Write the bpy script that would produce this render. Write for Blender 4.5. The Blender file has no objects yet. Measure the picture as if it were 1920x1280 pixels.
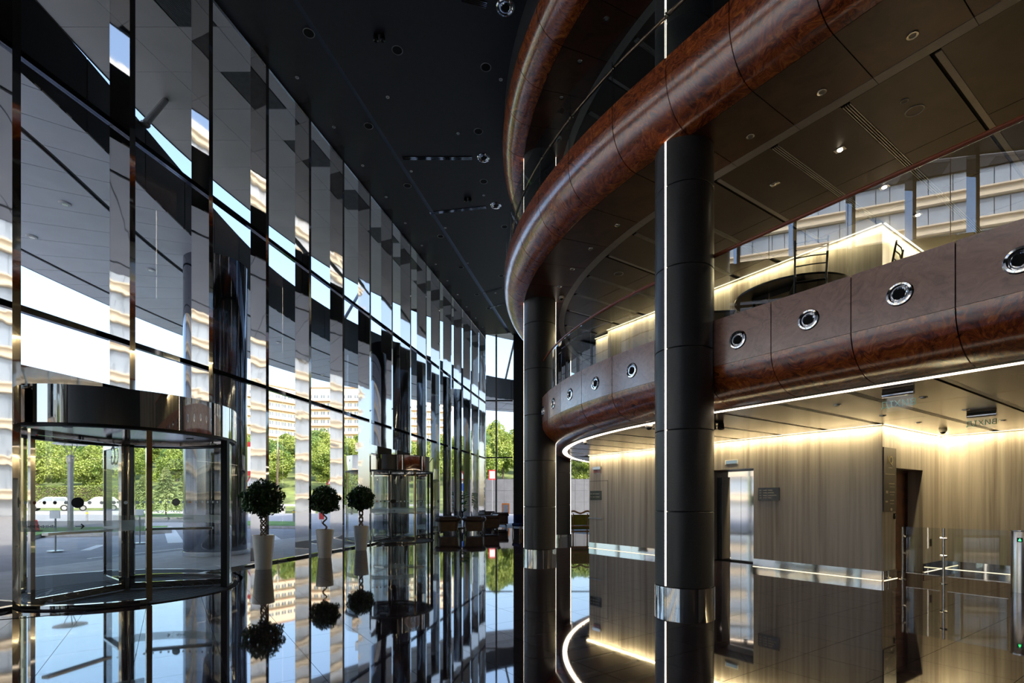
import bpy, math, random
import numpy as np
from mathutils import Vector, Matrix, noise

# ------------------------------------------------------------------ camera, sky, sun, exposure
SC = bpy.context.scene
COL = SC.collection
F, PX, HY, H = 950.0, 960.0, 938.0, 1.5          # focal length, principal x, horizon y (pixels of 1920x1280), eye height
cam = bpy.data.cameras.new('camera'); cam.sensor_width = 36.0; cam.sensor_fit = 'HORIZONTAL'
cam.lens = F / 1920 * 36.0; cam.shift_y = (HY - 640) / 1920.0; cam.clip_end = 900; cam.clip_start = 0.05
camo = bpy.data.objects.new('camera', cam); COL.objects.link(camo)
camo.location = (0, 0, H); camo.rotation_euler = (math.pi / 2, 0, 0)
SC.camera = camo

world = bpy.data.worlds.new('sky'); SC.world = world; world.use_nodes = True
wn = world.node_tree; wn.nodes.clear()
wo = wn.nodes.new('ShaderNodeOutputWorld'); wb = wn.nodes.new('ShaderNodeBackground'); ws = wn.nodes.new('ShaderNodeTexSky')
ws.sky_type = 'NISHITA'; ws.sun_disc = False; ws.sun_elevation = math.radians(38); ws.sun_rotation = math.radians(140)
ws.air_density = 1.0; ws.dust_density = 3.2; ws.ozone_density = 1.2
wb.inputs['Strength'].default_value = 0.27
wn.links.new(ws.outputs[0], wb.inputs[0]); wn.links.new(wb.outputs[0], wo.inputs[0])

sun = bpy.data.lights.new('sun_offscreen', 'SUN'); sun.energy = 2.7; sun.angle = math.radians(0.6); sun.color = (1.0, 0.90, 0.74)
suno = bpy.data.objects.new('sun_offscreen', sun); COL.objects.link(suno)
suno.rotation_euler = Vector((-0.52, 0.62, -0.59)).to_track_quat('-Z', 'Y').to_euler()
suno.location = (30, -40, 60)

SC.view_settings.view_transform = 'Standard'; SC.view_settings.look = 'None'
SC.view_settings.gamma = 1.0; SC.view_settings.use_curve_mapping = False
SC.view_settings.exposure = 1.10
SC.cycles.transparent_max_bounces = 32
SC.cycles.max_bounces = 10; SC.cycles.glossy_bounces = 6; SC.cycles.diffuse_bounces = 4
SC.cycles.caustics_reflective = False; SC.cycles.caustics_refractive = False
SC.cycles.sample_clamp_indirect = 6.0

# ------------------------------------------------------------------ frames
CXY = np.array([11.2925, 13.8604]); D1 = np.array([-0.5599, 0.8285]); NN = np.array([-0.8285, -0.5599])
ANG_D1 = math.atan2(D1[1], D1[0]); ANG_D2 = math.atan2(-NN[1], -NN[0])
def UV(u, v): p = CXY + v * NN + u * D1; return (float(p[0]), float(p[1]))
def R(u, v, z): p = UV(u, v); return (p[0], p[1], z)
FD = np.array([0.2011, 0.9796]); FN = np.array([0.9796, -0.2011]); FO = np.array([-8.33, 0.0]); ANG_F = math.atan2(FD[1], FD[0])
def FA(Y, w=0.0): p = FO + FD * (Y / FD[1]) + FN * w; return (float(p[0]), float(p[1]))      # a point of the glass line at depth Y, w metres inside
def pt(r, a):                                                                                # balcony outline: straight, then an arc
    if a < 0: return UV(a, r)
    ph = a / 9.396
    return UV(r * math.sin(ph), r * math.cos(ph))
def at(px, py, z): Y = F * (z - H) / (HY - py); return ((px - PX) / F * Y, Y, z)              # pixel on the horizontal plane z
def atY(px, py, Y): return ((px - PX) / F * Y, Y, H + (HY - py) * Y / F)

# ------------------------------------------------------------------ helpers
def tag(o, label=None, cat=None, group=None, kind=None):
    if label: o['label'] = label
    if cat: o['category'] = cat
    if group: o['group'] = group
    if kind: o['kind'] = kind
    return o
def empty(name, loc=(0, 0, 0), rz=0.0, parent=None):
    o = bpy.data.objects.new(name, None); COL.objects.link(o); o.location = loc; o.rotation_euler = (0, 0, rz)
    o.empty_display_size = 0.1; o.parent = parent
    return o
def thing(name, label, cat, loc=(0, 0, 0), rz=0.0, group=None): return tag(empty(name, loc, rz), label, cat, group)
def struct(name, loc=(0, 0, 0)): return tag(empty(name, loc), kind='structure')
def wloc(o):
    v = Vector((0, 0, 0))
    while o is not None: v = v + o.location; o = o.parent
    return v
KIDS = {}
def link(o, parent):
    COL.objects.link(o); o.parent = parent
    if parent is not None: KIDS.setdefault(parent.name, []).append(o)
    return o
def copy_tree(o, parent=None):
    c = o.copy(); link(c, parent)
    for ch in list(o.children): copy_tree(ch, c)
    return c

class MB:
    def __init__(s): s.v = []; s.f = []
    def add(s, vs, fs):
        n = len(s.v); s.v += [tuple(map(float, p)) for p in vs]; s.f += [tuple(i + n for i in f) for f in fs]; return s
    def box(s, c, size, rz=0.0, M=None):
        x, y, z = size[0] / 2, size[1] / 2, size[2] / 2
        P = [(-x, -y, -z), (x, -y, -z), (x, y, -z), (-x, y, -z), (-x, -y, z), (x, -y, z), (x, y, z), (-x, y, z)]
        if M is not None: P = [tuple(M @ Vector(p)) for p in P]
        elif rz:
            cc, ss = math.cos(rz), math.sin(rz); P = [(p[0] * cc - p[1] * ss, p[0] * ss + p[1] * cc, p[2]) for p in P]
        P = [(p[0] + c[0], p[1] + c[1], p[2] + c[2]) for p in P]
        return s.add(P, [(0, 3, 2, 1), (4, 5, 6, 7), (0, 1, 5, 4), (1, 2, 6, 5), (2, 3, 7, 6), (3, 0, 4, 7)])
    def slab(s, p0, p1, th, z0, z1):                      # upright slab between two plan points, thickness th centred
        dx, dy = p1[0] - p0[0], p1[1] - p0[1]; L = math.hypot(dx, dy)
        return s.box(((p0[0] + p1[0]) / 2, (p0[1] + p1[1]) / 2, (z0 + z1) / 2), (L, th, z1 - z0), math.atan2(dy, dx))
    def prism(s, poly, z0, z1):
        n = len(poly); A = sum(poly[i][0] * poly[(i + 1) % n][1] - poly[(i + 1) % n][0] * poly[i][1] for i in range(n))
        if A < 0: poly = poly[::-1]
        P = [(p[0], p[1], z0) for p in poly] + [(p[0], p[1], z1) for p in poly]
        return s.add(P, [tuple(range(n - 1, -1, -1)), tuple(range(n, 2 * n))] + [(i, (i + 1) % n, n + (i + 1) % n, n + i) for i in range(n)])
    def lathe(s, prof, n=24, c=(0, 0, 0), closed=False, a0=0.0, a1=None):
        full = a1 is None; a1 = a0 + 2 * math.pi if full else a1; m = len(prof); k = n if full else n + 1
        P = []
        for i in range(k):
            a = a0 + (a1 - a0) * i / n
            P += [(c[0] + r * math.cos(a), c[1] + r * math.sin(a), c[2] + z) for r, z in prof]
        fs = []
        for i in range(n):
            j = (i + 1) % k
            for q in range(m if closed else m - 1):
                q2 = (q + 1) % m; fs.append((i * m + q, j * m + q, j * m + q2, i * m + q2))
        if closed and not full: fs += [tuple(range(m)), tuple(range((k - 1) * m + m - 1, (k - 1) * m - 1, -1))]
        if not closed and full:
            if prof[0][0] > 1e-6: fs.append(tuple(i * m for i in range(n - 1, -1, -1)))
            if prof[-1][0] > 1e-6: fs.append(tuple(i * m + m - 1 for i in range(n)))
        return s.add(P, fs)
    def tube(s, path, r, n=8, cap=True):
        path = [Vector(p) for p in path]; k = len(path); rr = r if isinstance(r, (list, tuple)) else [r] * k; P = []; ref = None
        for i, p in enumerate(path):
            t = (path[min(i + 1, k - 1)] - path[max(i - 1, 0)]).normalized()
            if ref is None: ref = Vector((0, 0, 1)) if abs(t.z) < 0.9 else Vector((1, 0, 0))
            e1 = (ref - t * ref.dot(t)).normalized(); e2 = t.cross(e1); ref = e1
            P += [tuple(p + rr[i] * (math.cos(2 * math.pi * j / n) * e1 + math.sin(2 * math.pi * j / n) * e2)) for j in range(n)]
        fs = [(i * n + j, i * n + (j + 1) % n, (i + 1) * n + (j + 1) % n, (i + 1) * n + j) for i in range(k - 1) for j in range(n)]
        if cap: fs += [tuple(range(n - 1, -1, -1)), tuple(range((k - 1) * n, k * n))]
        return s.add(P, fs)
    def sweep(s, prof, stations):                         # closed profile [(r,z)] carried along stations: functions r -> (x,y)
        m = len(prof); k = len(stations); P = []
        for st in stations:
            for r, z in prof: x, y = st(r); P.append((x, y, z))
        fs = [(i * m + q, (i + 1) * m + q, (i + 1) * m + (q + 1) % m, i * m + (q + 1) % m) for i in range(k - 1) for q in range(m)]
        fs += [tuple(range(m)), tuple(range(k * m - 1, (k - 1) * m - 1, -1))]
        return s.add(P, fs)
    def ball(s, c, rx, ry, rz, nu=10, nv=7):
        P = [(c[0], c[1], c[2] - rz)]
        for i in range(1, nv):
            t = math.pi * i / nv
            for j in range(nu): a = 2 * math.pi * j / nu; P.append((c[0] + rx * math.sin(t) * math.cos(a), c[1] + ry * math.sin(t) * math.sin(a), c[2] - rz * math.cos(t)))
        P.append((c[0], c[1], c[2] + rz)); e = len(P) - 1
        fs = [(0, 1 + (j + 1) % nu, 1 + j) for j in range(nu)]
        for i in range(nv - 2):
            for j in range(nu): a, b = 1 + i * nu + j, 1 + i * nu + (j + 1) % nu; fs.append((a, b, b + nu, a + nu))
        fs += [(e, 1 + (nv - 2) * nu + j, 1 + (nv - 2) * nu + (j + 1) % nu) for j in range(nu)]
        return s.add(P, fs)
    def mesh(s, name, mat, smooth=False, off=None):
        me = bpy.data.meshes.new(name); v = s.v
        if off is not None: v = [(p[0] - off.x, p[1] - off.y, p[2] - off.z) for p in v]
        me.from_pydata(v, [], s.f); me.materials.append(M_[mat] if isinstance(mat, str) else mat)
        if smooth: me.shade_smooth(); me.set_sharp_from_angle(angle=math.radians(28))
        me.validate(); return me
    def build(s, name, mat, parent=None, smooth=False, fix=True, local=False, bevel=0.0, recalc=True):
        off = wloc(parent) if (parent is not None and not local) else None
        me = s.mesh(name, mat, smooth, off)
        if recalc:
            import bmesh
            b = bmesh.new(); b.from_mesh(me); bmesh.ops.recalc_face_normals(b, faces=b.faces); b.to_mesh(me); b.free()
        o = bpy.data.objects.new(name, me); link(o, parent)
        if bevel:
            m = o.modifiers.new('bevel', 'BEVEL'); m.width = bevel; m.segments = 2; m.limit_method = 'ANGLE'
        return o
def inst(me, name, parent, loc=(0, 0, 0), rz=0.0, scale=None):
    o = bpy.data.objects.new(name, me); link(o, parent); o.location = loc; o.rotation_euler = (0, 0, rz)
    if scale: o.scale = scale
    return o
def lamp(name, kind, loc, energy, color=(1, 1, 1), size=0.2, size_y=None, direction=(0, 0, -1), spot=None, blend=0.6, parent=None, rz=None):
    l = bpy.data.lights.new(name, kind); l.energy = energy; l.color = color
    if kind == 'AREA':
        l.size = size
        if size_y: l.shape = 'RECTANGLE'; l.size_y = size_y
    else: l.shadow_soft_size = size
    if spot: l.spot_size = spot; l.spot_blend = blend
    o = bpy.data.objects.new(name, l); COL.objects.link(o); o.location = loc
    o.rotation_euler = Vector(direction).to_track_quat('-Z', 'Y').to_euler() if rz is None else (0, 0, rz)
    o.parent = parent
    return o
def text_mesh(s, size, mat, ext=0.002):
    c = bpy.data.curves.new('lettering', 'FONT'); c.body = s; c.size = size; c.extrude = ext; c.align_x = 'CENTER'; c.align_y = 'CENTER'
    o = bpy.data.objects.new('lettering', c); COL.objects.link(o)
    bpy.context.view_layer.update()
    me = bpy.data.meshes.new_from_object(o.evaluated_get(bpy.context.evaluated_depsgraph_get()))
    bpy.data.objects.remove(o); me.materials.clear(); me.materials.append(M_[mat]); return me

# ------------------------------------------------------------------ materials
M_ = {}
class NT:
    def __init__(s, name):
        s.m = bpy.data.materials.new(name); s.m.use_nodes = True; s.t = s.m.node_tree; s.t.nodes.clear()
        s.out = s.t.nodes.new('ShaderNodeOutputMaterial'); M_[name] = s.m
    def n(s, typ, **kw):
        nd = s.t.nodes.new(typ)
        for k, v in kw.items():
            if k in nd.inputs.keys(): nd.inputs[k].default_value = v
            else: setattr(nd, k, v)
        return nd
    def l(s, a, b): s.t.links.new(a, b)
    def pos(s): return s.n('ShaderNodeNewGeometry').outputs['Position']
    def scale(s, vec, sc):
        m = s.n('ShaderNodeMapping'); m.inputs['Scale'].default_value = sc; s.l(vec, m.inputs['Vector']); return m.outputs[0]
    def noise(s, vec, scale, detail=4, rough=0.55, dist=0.0):
        nd = s.n('ShaderNodeTexNoise', Scale=scale, Detail=detail, Roughness=rough, Distortion=dist); s.l(vec, nd.inputs['Vector']); return nd
    def ramp(s, fac, stops):
        r = s.n('ShaderNodeValToRGB'); e = r.color_ramp.elements
        while len(e) < len(stops): e.new(0.5)
        for i, (p, c) in enumerate(stops): e[i].position = p; e[i].color = (*c, 1)
        s.l(fac, r.inputs[0]); return r.outputs[0]
    def bsdf(s, color=None, rough=0.5, metal=0.0, **kw):
        b = s.n('ShaderNodeBsdfPrincipled'); b.inputs['Roughness'].default_value = rough; b.inputs['Metallic'].default_value = metal
        for k, v in kw.items(): b.inputs[k].default_value = v
        if color is not None:
            if isinstance(color, tuple): b.inputs['Base Color'].default_value = (*color, 1)
            else: s.l(color, b.inputs['Base Color'])
        s.l(b.outputs[0], s.out.inputs[0]); return b
    def bump(s, b, h, strength, dist=0.02):
        bp = s.n('ShaderNodeBump', Strength=strength, Distance=dist); s.l(h, bp.inputs['Height']); s.l(bp.outputs[0], b.inputs['Normal'])
def plain(name, color, rough=0.5, metal=0.0, var=0.12, sc=6.0, **kw):
    t = NT(name); nz = t.noise(t.pos(), sc, 3)
    c0 = tuple(max(0, x * (1 - var)) for x in color); c1 = tuple(min(1, x * (1 + var)) for x in color)
    t.bsdf(t.ramp(nz.outputs[0], [(0.35, c0), (0.65, c1)]), rough, metal, **kw); return t
def emit(name, color, strength):
    t = NT(name); e = t.n('ShaderNodeEmission', Strength=strength); e.inputs[0].default_value = (*color, 1); t.l(e.outputs[0], t.out.inputs[0])
def glass(name, tint, ior, lo=0.0):
    t = NT(name); tr = t.n('ShaderNodeBsdfTransparent'); tr.inputs[0].default_value = (*tint, 1)
    g = t.n('ShaderNodeBsdfGlossy', Roughness=0.0); g.inputs[0].default_value = (0.95, 0.97, 1.0, 1)
    fr = t.n('ShaderNodeFresnel', IOR=ior); mx = t.n('ShaderNodeMixShader')
    # a pane mirrors on the face the ray enters by
    geo = t.n('ShaderNodeNewGeometry')
    mul = t.n('ShaderNodeMath', operation='ADD'); mul.inputs[1].default_value = lo; t.l(fr.outputs[0], mul.inputs[0])
    inv = t.n('ShaderNodeMath', operation='SUBTRACT'); inv.inputs[0].default_value = 1.0; t.l(geo.outputs['Backfacing'], inv.inputs[1])
    fac = t.n('ShaderNodeMath', operation='MULTIPLY', use_clamp=True); t.l(mul.outputs[0], fac.inputs[0]); t.l(inv.outputs[0], fac.inputs[1])
    t.l(fac.outputs[0], mx.inputs[0]); t.l(tr.outputs[0], mx.inputs[1]); t.l(g.outputs[0], mx.inputs[2]); t.l(mx.outputs[0], t.out.inputs[0])
glass('facade_glass', (0.97, 0.985, 0.995), 1.50)
glass('door_glass', (0.95, 0.97, 0.97), 1.45)
glass('rail_glass', (0.90, 0.94, 0.93), 1.75, 0.03); glass('rail_glass_clear', (0.92, 0.95, 0.95), 1.9, 0.16)
t = NT('frosted_band'); tr = t.n('ShaderNodeBsdfTransparent'); df = t.n('ShaderNodeBsdfDiffuse'); df.inputs[0].default_value = (0.75, 0.78, 0.74, 1); tl = t.n('ShaderNodeBsdfTranslucent'); tl.inputs[0].default_value = (0.75, 0.78, 0.74, 1)
m1 = t.n('ShaderNodeMixShader', Fac=0.5); m2 = t.n('ShaderNodeMixShader', Fac=0.40); t.l(df.outputs[0], m1.inputs[1]); t.l(tl.outputs[0], m1.inputs[2]); t.l(tr.outputs[0], m2.inputs[1]); t.l(m1.outputs[0], m2.inputs[2]); t.l(m2.outputs[0], t.out.inputs[0])
t = NT('decal_white'); tr = t.n('ShaderNodeBsdfTransparent'); df = t.n('ShaderNodeBsdfDiffuse'); df.inputs[0].default_value = (0.9, 0.9, 0.9, 1); tl = t.n('ShaderNodeBsdfTranslucent'); tl.inputs[0].default_value = (0.95, 0.95, 0.95, 1)
m1 = t.n('ShaderNodeMixShader', Fac=0.6); m2 = t.n('ShaderNodeMixShader', Fac=0.75); t.l(df.outputs[0], m1.inputs[1]); t.l(tl.outputs[0], m1.inputs[2]); t.l(tr.outputs[0], m2.inputs[1]); t.l(m1.outputs[0], m2.inputs[2]); t.l(m2.outputs[0], t.out.inputs[0])
glass('sign_glass', (0.9, 0.93, 0.95), 1.5, 0.03)

def steel(name, color, rough, wave=0.0, sc=1.2, stretch=(1, 1, 0.35)):
    t = NT(name); b = t.bsdf(color, rough, 1.0)
    if wave:
        nz = t.noise(t.scale(t.pos(), stretch), sc, 2, 0.5, 0.6); t.bump(b, nz.outputs[0], wave, 0.05)
steel('mirror_steel', (0.62, 0.61, 0.59), 0.035, 0.05, 1.3, (1, 1, 0.8))
steel('drum_steel', (0.62, 0.58, 0.55), 0.03, 0.05, 1.0)
steel('brass_steel', (0.62, 0.50, 0.30), 0.08, 0.08)
steel('satin_steel', (0.62, 0.61, 0.59), 0.25)
steel('chrome', (0.85, 0.85, 0.86), 0.06)
steel('plinth_steel', (0.72, 0.72, 0.70), 0.05, 0.10)
steel('lift_steel', (0.75, 0.74, 0.72), 0.06, 0.10, 0.9, (1, 1, 0.3))
steel('dark_mirror', (0.16, 0.17, 0.20), 0.06, 0.06, 0.8)

def burl(name, s, rough, stops):
    t = NT(name); p = t.scale(t.pos(), (1, 1, 1.3))
    a = t.noise(p, 1.6 * s, 3, 0.5, 1.5); add = t.n('ShaderNodeVectorMath', operation='MULTIPLY_ADD')
    t.l(a.outputs['Color'], add.inputs[0]); add.inputs[1].default_value = (0.9, 0.9, 0.9); t.l(p, add.inputs[2])
    b = t.noise(add.outputs[0], 4.5 * s, 8, 0.68, 2.2)
    bs = t.bsdf(t.ramp(b.outputs[0], stops), rough); bs.inputs['Coat Weight'].default_value = 1.0; bs.inputs['Coat Roughness'].default_value = 0.19; bs.inputs['Coat IOR'].default_value = 2.1; bs.inputs['Specular IOR Level'].default_value = 0.15
burl('burl_wood', 0.9, 0.3, [(0.30, (0.040, 0.006, 0.002)), (0.43, (0.20, 0.034, 0.007)), (0.55, (0.50, 0.100, 0.016)), (0.70, (0.85, 0.26, 0.045))])
burl('burl_fascia_sheen', 0.75, 0.34, [(0.28, (0.24, 0.115, 0.08)), (0.45, (0.46, 0.235, 0.165)), (0.58, (0.55, 0.295, 0.205)), (0.72, (0.64, 0.37, 0.265))])  # same burl, paler and flatter: soft sky reflection put into its colours
def soffit(name, c0, c1, rough):
    t = NT(name); nz = t.noise(t.pos(), 2.2, 6, 0.6, 0.8); t.bsdf(t.ramp(nz.outputs[0], [(0.35, c0), (0.68, c1)]), rough)
soffit('soffit_brown', (0.050, 0.017, 0.009), (0.12, 0.040, 0.020), 0.34)
soffit('soffit_taupe', (0.034, 0.022, 0.016), (0.052, 0.034, 0.024), 0.38)
soffit('soffit_bronze', (0.16, 0.125, 0.085), (0.21, 0.165, 0.11), 0.24)

t = NT('stone_stripe'); p = t.pos()
du = t.n('ShaderNodeVectorMath', operation='DOT_PRODUCT'); t.l(p, du.inputs[0]); du.inputs[1].default_value = (float(D1[0] + NN[0]), float(D1[1] + NN[1]), 0)
sz = t.n('ShaderNodeSeparateXYZ'); t.l(p, sz.inputs[0]); cb = t.n('ShaderNodeCombineXYZ'); t.l(du.outputs['Value'], cb.inputs[0]); t.l(sz.outputs[2], cb.inputs[2])
n1 = t.noise(t.scale(cb.outputs[0], (9, 1, 0.22)), 1.0, 6, 0.6, 0.25); n2 = t.noise(t.scale(cb.outputs[0], (1.1, 1, 0.12)), 1.0, 3, 0.5, 0.2)
mx = t.n('ShaderNodeMix', data_type='FLOAT'); mx.inputs[0].default_value = 0.42; t.l(n1.outputs[0], mx.inputs[2]); t.l(n2.outputs[0], mx.inputs[3])
b = t.bsdf(t.ramp(mx.outputs[0], [(0.34, (0.15, 0.12, 0.095)), (0.46, (0.33, 0.29, 0.245)), (0.55, (0.44, 0.395, 0.34)), (0.68, (0.52, 0.475, 0.42))]), 0.33)

t = NT('marble_floor'); p = t.pos(); oi = t.n('ShaderNodeObjectInfo')
cb = t.n('ShaderNodeCombineXYZ'); sc_ = t.n('ShaderNodeMath', operation='MULTIPLY'); sc_.inputs[1].default_value = 40.0; t.l(oi.outputs['Random'], sc_.inputs[0]); t.l(sc_.outputs[0], cb.inputs[2])
ad = t.n('ShaderNodeVectorMath', operation='ADD'); t.l(p, ad.inputs[0]); t.l(cb.outputs[0], ad.inputs[1])
w = t.noise(t.scale(ad.outputs[0], (1, 2.2, 1)), 1.1, 4, 0.6, 1.2); ad2 = t.n('ShaderNodeVectorMath', operation='MULTIPLY_ADD'); t.l(w.outputs['Color'], ad2.inputs[0]); ad2.inputs[1].default_value = (1.6, 1.6, 1.6); t.l(ad.outputs[0], ad2.inputs[2])
vn = t.noise(t.scale(ad2.outputs[0], (1, 2.6, 1)), 1.7, 9, 0.68, 1.4)
c = t.ramp(vn.outputs[0], [(0.36, (0.006, 0.006, 0.010)), (0.47, (0.016, 0.015, 0.020)), (0.55, (0.052, 0.030, 0.030)), (0.62, (0.024, 0.023, 0.032)), (0.74, (0.22, 0.21, 0.24))])
b = t.bsdf(c, 0.03); b.inputs['IOR'].default_value = 4.2
plain('grout', (0.02, 0.018, 0.018), 0.6)
plain('black_ceiling', (0.034, 0.035, 0.042), 0.55, var=0.06)
plain('matt_black', (0.012, 0.012, 0.013), 0.5)
plain('gloss_black', (0.010, 0.010, 0.011), 0.12)
plain('hole_black', (0.002, 0.002, 0.002), 0.9)
t = NT('column_leather'); nz = t.noise(t.pos(), 60, 4, 0.6); b = t.bsdf(t.ramp(nz.outputs[0], [(0.35, (0.050, 0.049, 0.050)), (0.65, (0.072, 0.070, 0.070))]), 0.34); t.bump(b, nz.outputs[0], 0.08, 0.01)
plain('ring_grey', (0.30, 0.29, 0.27), 0.35, var=0.05)
plain('slot_grey', (0.42, 0.42, 0.40), 0.35, 0.5, var=0.05)
plain('white_paint', (0.72, 0.72, 0.70), 0.4, var=0.04)
plain('pot_white', (0.86, 0.84, 0.80), 0.16, var=0.03)
plain('soil', (0.035, 0.025, 0.018), 0.95)
plain('bark', (0.26, 0.19, 0.12), 0.8, var=0.35, sc=25)
plain('bark_dark', (0.10, 0.075, 0.055), 0.9, var=0.3, sc=8)
plain('birch_bark', (0.62, 0.58, 0.50), 0.8, var=0.3, sc=5)
def leaf(name, c0, c1, sc=3.0, rough=0.5, tr=0.25):
    t = NT(name); nz = t.noise(t.pos(), sc, 3); col = t.ramp(nz.outputs[0], [(0.35, c0), (0.65, c1)])
    d = t.n('ShaderNodeBsdfPrincipled', Roughness=rough); t.l(col, d.inputs['Base Color'])
    tl = t.n('ShaderNodeBsdfTranslucent'); t.l(col, tl.inputs[0]); mx = t.n('ShaderNodeMixShader', Fac=tr)
    t.l(d.outputs[0], mx.inputs[1]); t.l(tl.outputs[0], mx.inputs[2]); t.l(mx.outputs[0], t.out.inputs[0])
leaf('ficus_leaf', (0.018, 0.055, 0.014), (0.05, 0.12, 0.026), 9.0, 0.35, 0.2)
leaf('fiddle_leaf', (0.025, 0.09, 0.016), (0.06, 0.18, 0.035), 6.0, 0.35, 0.25)
leaf('tree_leaf', (0.16, 0.24, 0.04), (0.40, 0.46, 0.11), 0.35)
leaf('tree_leaf_deep', (0.09, 0.18, 0.045), (0.24, 0.34, 0.09), 0.35)
leaf('birch_leaf', (0.20, 0.24, 0.06), (0.36, 0.38, 0.12), 0.5)
leaf('fir_leaf', (0.26, 0.34, 0.14), (0.50, 0.56, 0.26), 0.8)
leaf('hedge_leaf', (0.13, 0.20, 0.035), (0.30, 0.34, 0.09), 0.8)
plain('grass', (0.12, 0.24, 0.045), 0.9, var=0.35, sc=2)
plain('hill_grass', (0.16, 0.20, 0.06), 0.95, var=0.5, sc=0.35)
plain('asphalt', (0.30, 0.305, 0.32), 0.85, var=0.12, sc=1.5)
plain('paving', (0.50, 0.50, 0.495), 0.8, var=0.1, sc=3)
plain('kerb_stone', (0.42, 0.41, 0.40), 0.8)
plain('road_paint', (0.78, 0.78, 0.76), 0.7, var=0.05)
plain('cladding_grey', (0.30, 0.31, 0.33), 0.55, var=0.05, sc=1.0)
plain('canopy_soffit', (0.76, 0.78, 0.82), 0.42, var=0.06, sc=0.8)
plain('canopy_fascia', (0.075, 0.085, 0.105), 0.22, var=0.06, sc=0.6)
plain('canopy_edge', (0.45, 0.46, 0.47), 0.4)
plain('stone_wall_grey', (0.11, 0.115, 0.13), 0.7, var=0.1, sc=1.2)
plain('cream_render', (0.80, 0.68, 0.52), 0.8, var=0.05, sc=0.4)
plain('cream_band', (0.84, 0.72, 0.54), 0.7, var=0.05, sc=0.4)
plain('brick_sill', (0.48, 0.26, 0.18), 0.8)
plain('window_dark', (0.16, 0.19, 0.22), 0.10, var=0.2, sc=0.3)
plain('window_blue', (0.30, 0.36, 0.44), 0.10, var=0.2, sc=0.12)
plain('window_frame_grey', (0.35, 0.38, 0.42), 0.4)
plain('car_silver', (0.36, 0.36, 0.35), 0.2, 0.3, var=0.03)
plain('car_white', (0.55, 0.54, 0.52), 0.2, var=0.03)
plain('tyre', (0.015, 0.015, 0.015), 0.8)
plain('rubber_mat', (0.035, 0.035, 0.037), 0.8, var=0.3, sc=40)
plain('pole_grey', (0.30, 0.31, 0.33), 0.4, 0.3)
plain('sign_red', (0.55, 0.03, 0.03), 0.5); plain('sign_white', (0.80, 0.80, 0.79), 0.5, var=0.03); plain('sign_blue', (0.03, 0.12, 0.55), 0.5)
plain('sign_orange', (0.75, 0.22, 0.03), 0.5); plain('sign_yellow', (0.75, 0.50, 0.05), 0.5)
plain('sign_green', (0.06, 0.50, 0.36), 0.5); plain('sign_teal', (0.25, 0.52, 0.50), 0.5)
plain('leather_brown', (0.075, 0.042, 0.027), 0.45, var=0.3, sc=4)
plain('leather_body', (0.15, 0.095, 0.055), 0.42, var=0.2, sc=3)
plain('wood_leg', (0.045, 0.022, 0.010), 0.4); plain('gilt_wood', (0.36, 0.20, 0.07), 0.35, var=0.25, sc=8)
plain('blue_velvet', (0.010, 0.024, 0.085), 0.9, **{'Specular IOR Level': 0.12}); plain('green_velvet', (0.17, 0.18, 0.02), 0.7)
plain('door_wood', (0.085, 0.035, 0.018), 0.35, var=0.4, sc=5)
plain('panel_bronze', (0.040, 0.030, 0.020), 0.35); plain('print_pale', (0.42, 0.38, 0.30), 0.5); plain('print_gold', (0.42, 0.33, 0.15), 0.4)
t = NT('rail_wood'); t.bsdf((0.34, 0.085, 0.035), 0.22)
plain('table_black', (0.012, 0.012, 0.012), 0.3)
plain('orange_bronze', (0.32, 0.20, 0.13), 0.25, 0.8)
emit('led_warm', (1.0, 0.80, 0.60), 3.0); emit('led_line', (1.0, 0.86, 0.70), 3.5); emit('led_cove', (1.0, 0.82, 0.48), 1.6)
emit('lamp_glow', (1.0, 0.85, 0.62), 25.0); emit('led_green', (0.05, 0.9, 0.2), 2.0); emit('screen_grey', (0.25, 0.32, 0.34), 0.5)

# ------------------------------------------------------------------ the setting: floor, ceiling, walls
ZC = 11.85                       # hall ceiling
UW0, UW1, VW, VR = -1.19, 6.79, 6.08, 3.0      # stone core: near end, far end, face, recess face
def RL(c): return [UV(*p) for p in c]

floor = struct('floor')
TS = 0.68; U0 = -2.66; V0 = 17.39
facade_w0 = FA(-11, 0.0); corner = FA(31.65, 0.0)
hall = [FA(-11), FA(31.65), (9.0, 31.65), (16.0, 20.0), (16.0, -11)]
MB().prism(hall, -0.30, -0.012).build('floor_bed', 'grout', floor)
tile_mesh = MB().box((0, 0, -0.006), (TS - 0.004, TS - 0.004, 0.012)).mesh('tile', 'marble_floor')
cells = []
for i in range(-40, 45):
    for j in range(-45, 25):
        uc, vc = U0 + (i + 0.5) * TS, V0 + (j + 0.5) * TS; x, y = UV(uc, vc)
        wv = (x - FO[0]) * FN[0] + (y - FO[1]) * FN[1]
        if wv < -0.02 or y > 31.6 or y < -10.9 or x > 15.9: continue
        if UW0 + 0.3 < uc < UW1 - 0.3 and vc < VW - 0.36: continue
        if vc < VR - 0.36 and uc <= UW0: continue
        if uc > UW1 and vc < 2: continue
        d = math.hypot(x, y); vis = y > 1.0 and abs(x / max(y, 0.1)) < 1.15 and y < 40
        cells.append((0 if vis else 1, d, x, y, uc, vc, wv))
cells.sort()
rest = MB()
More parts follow.
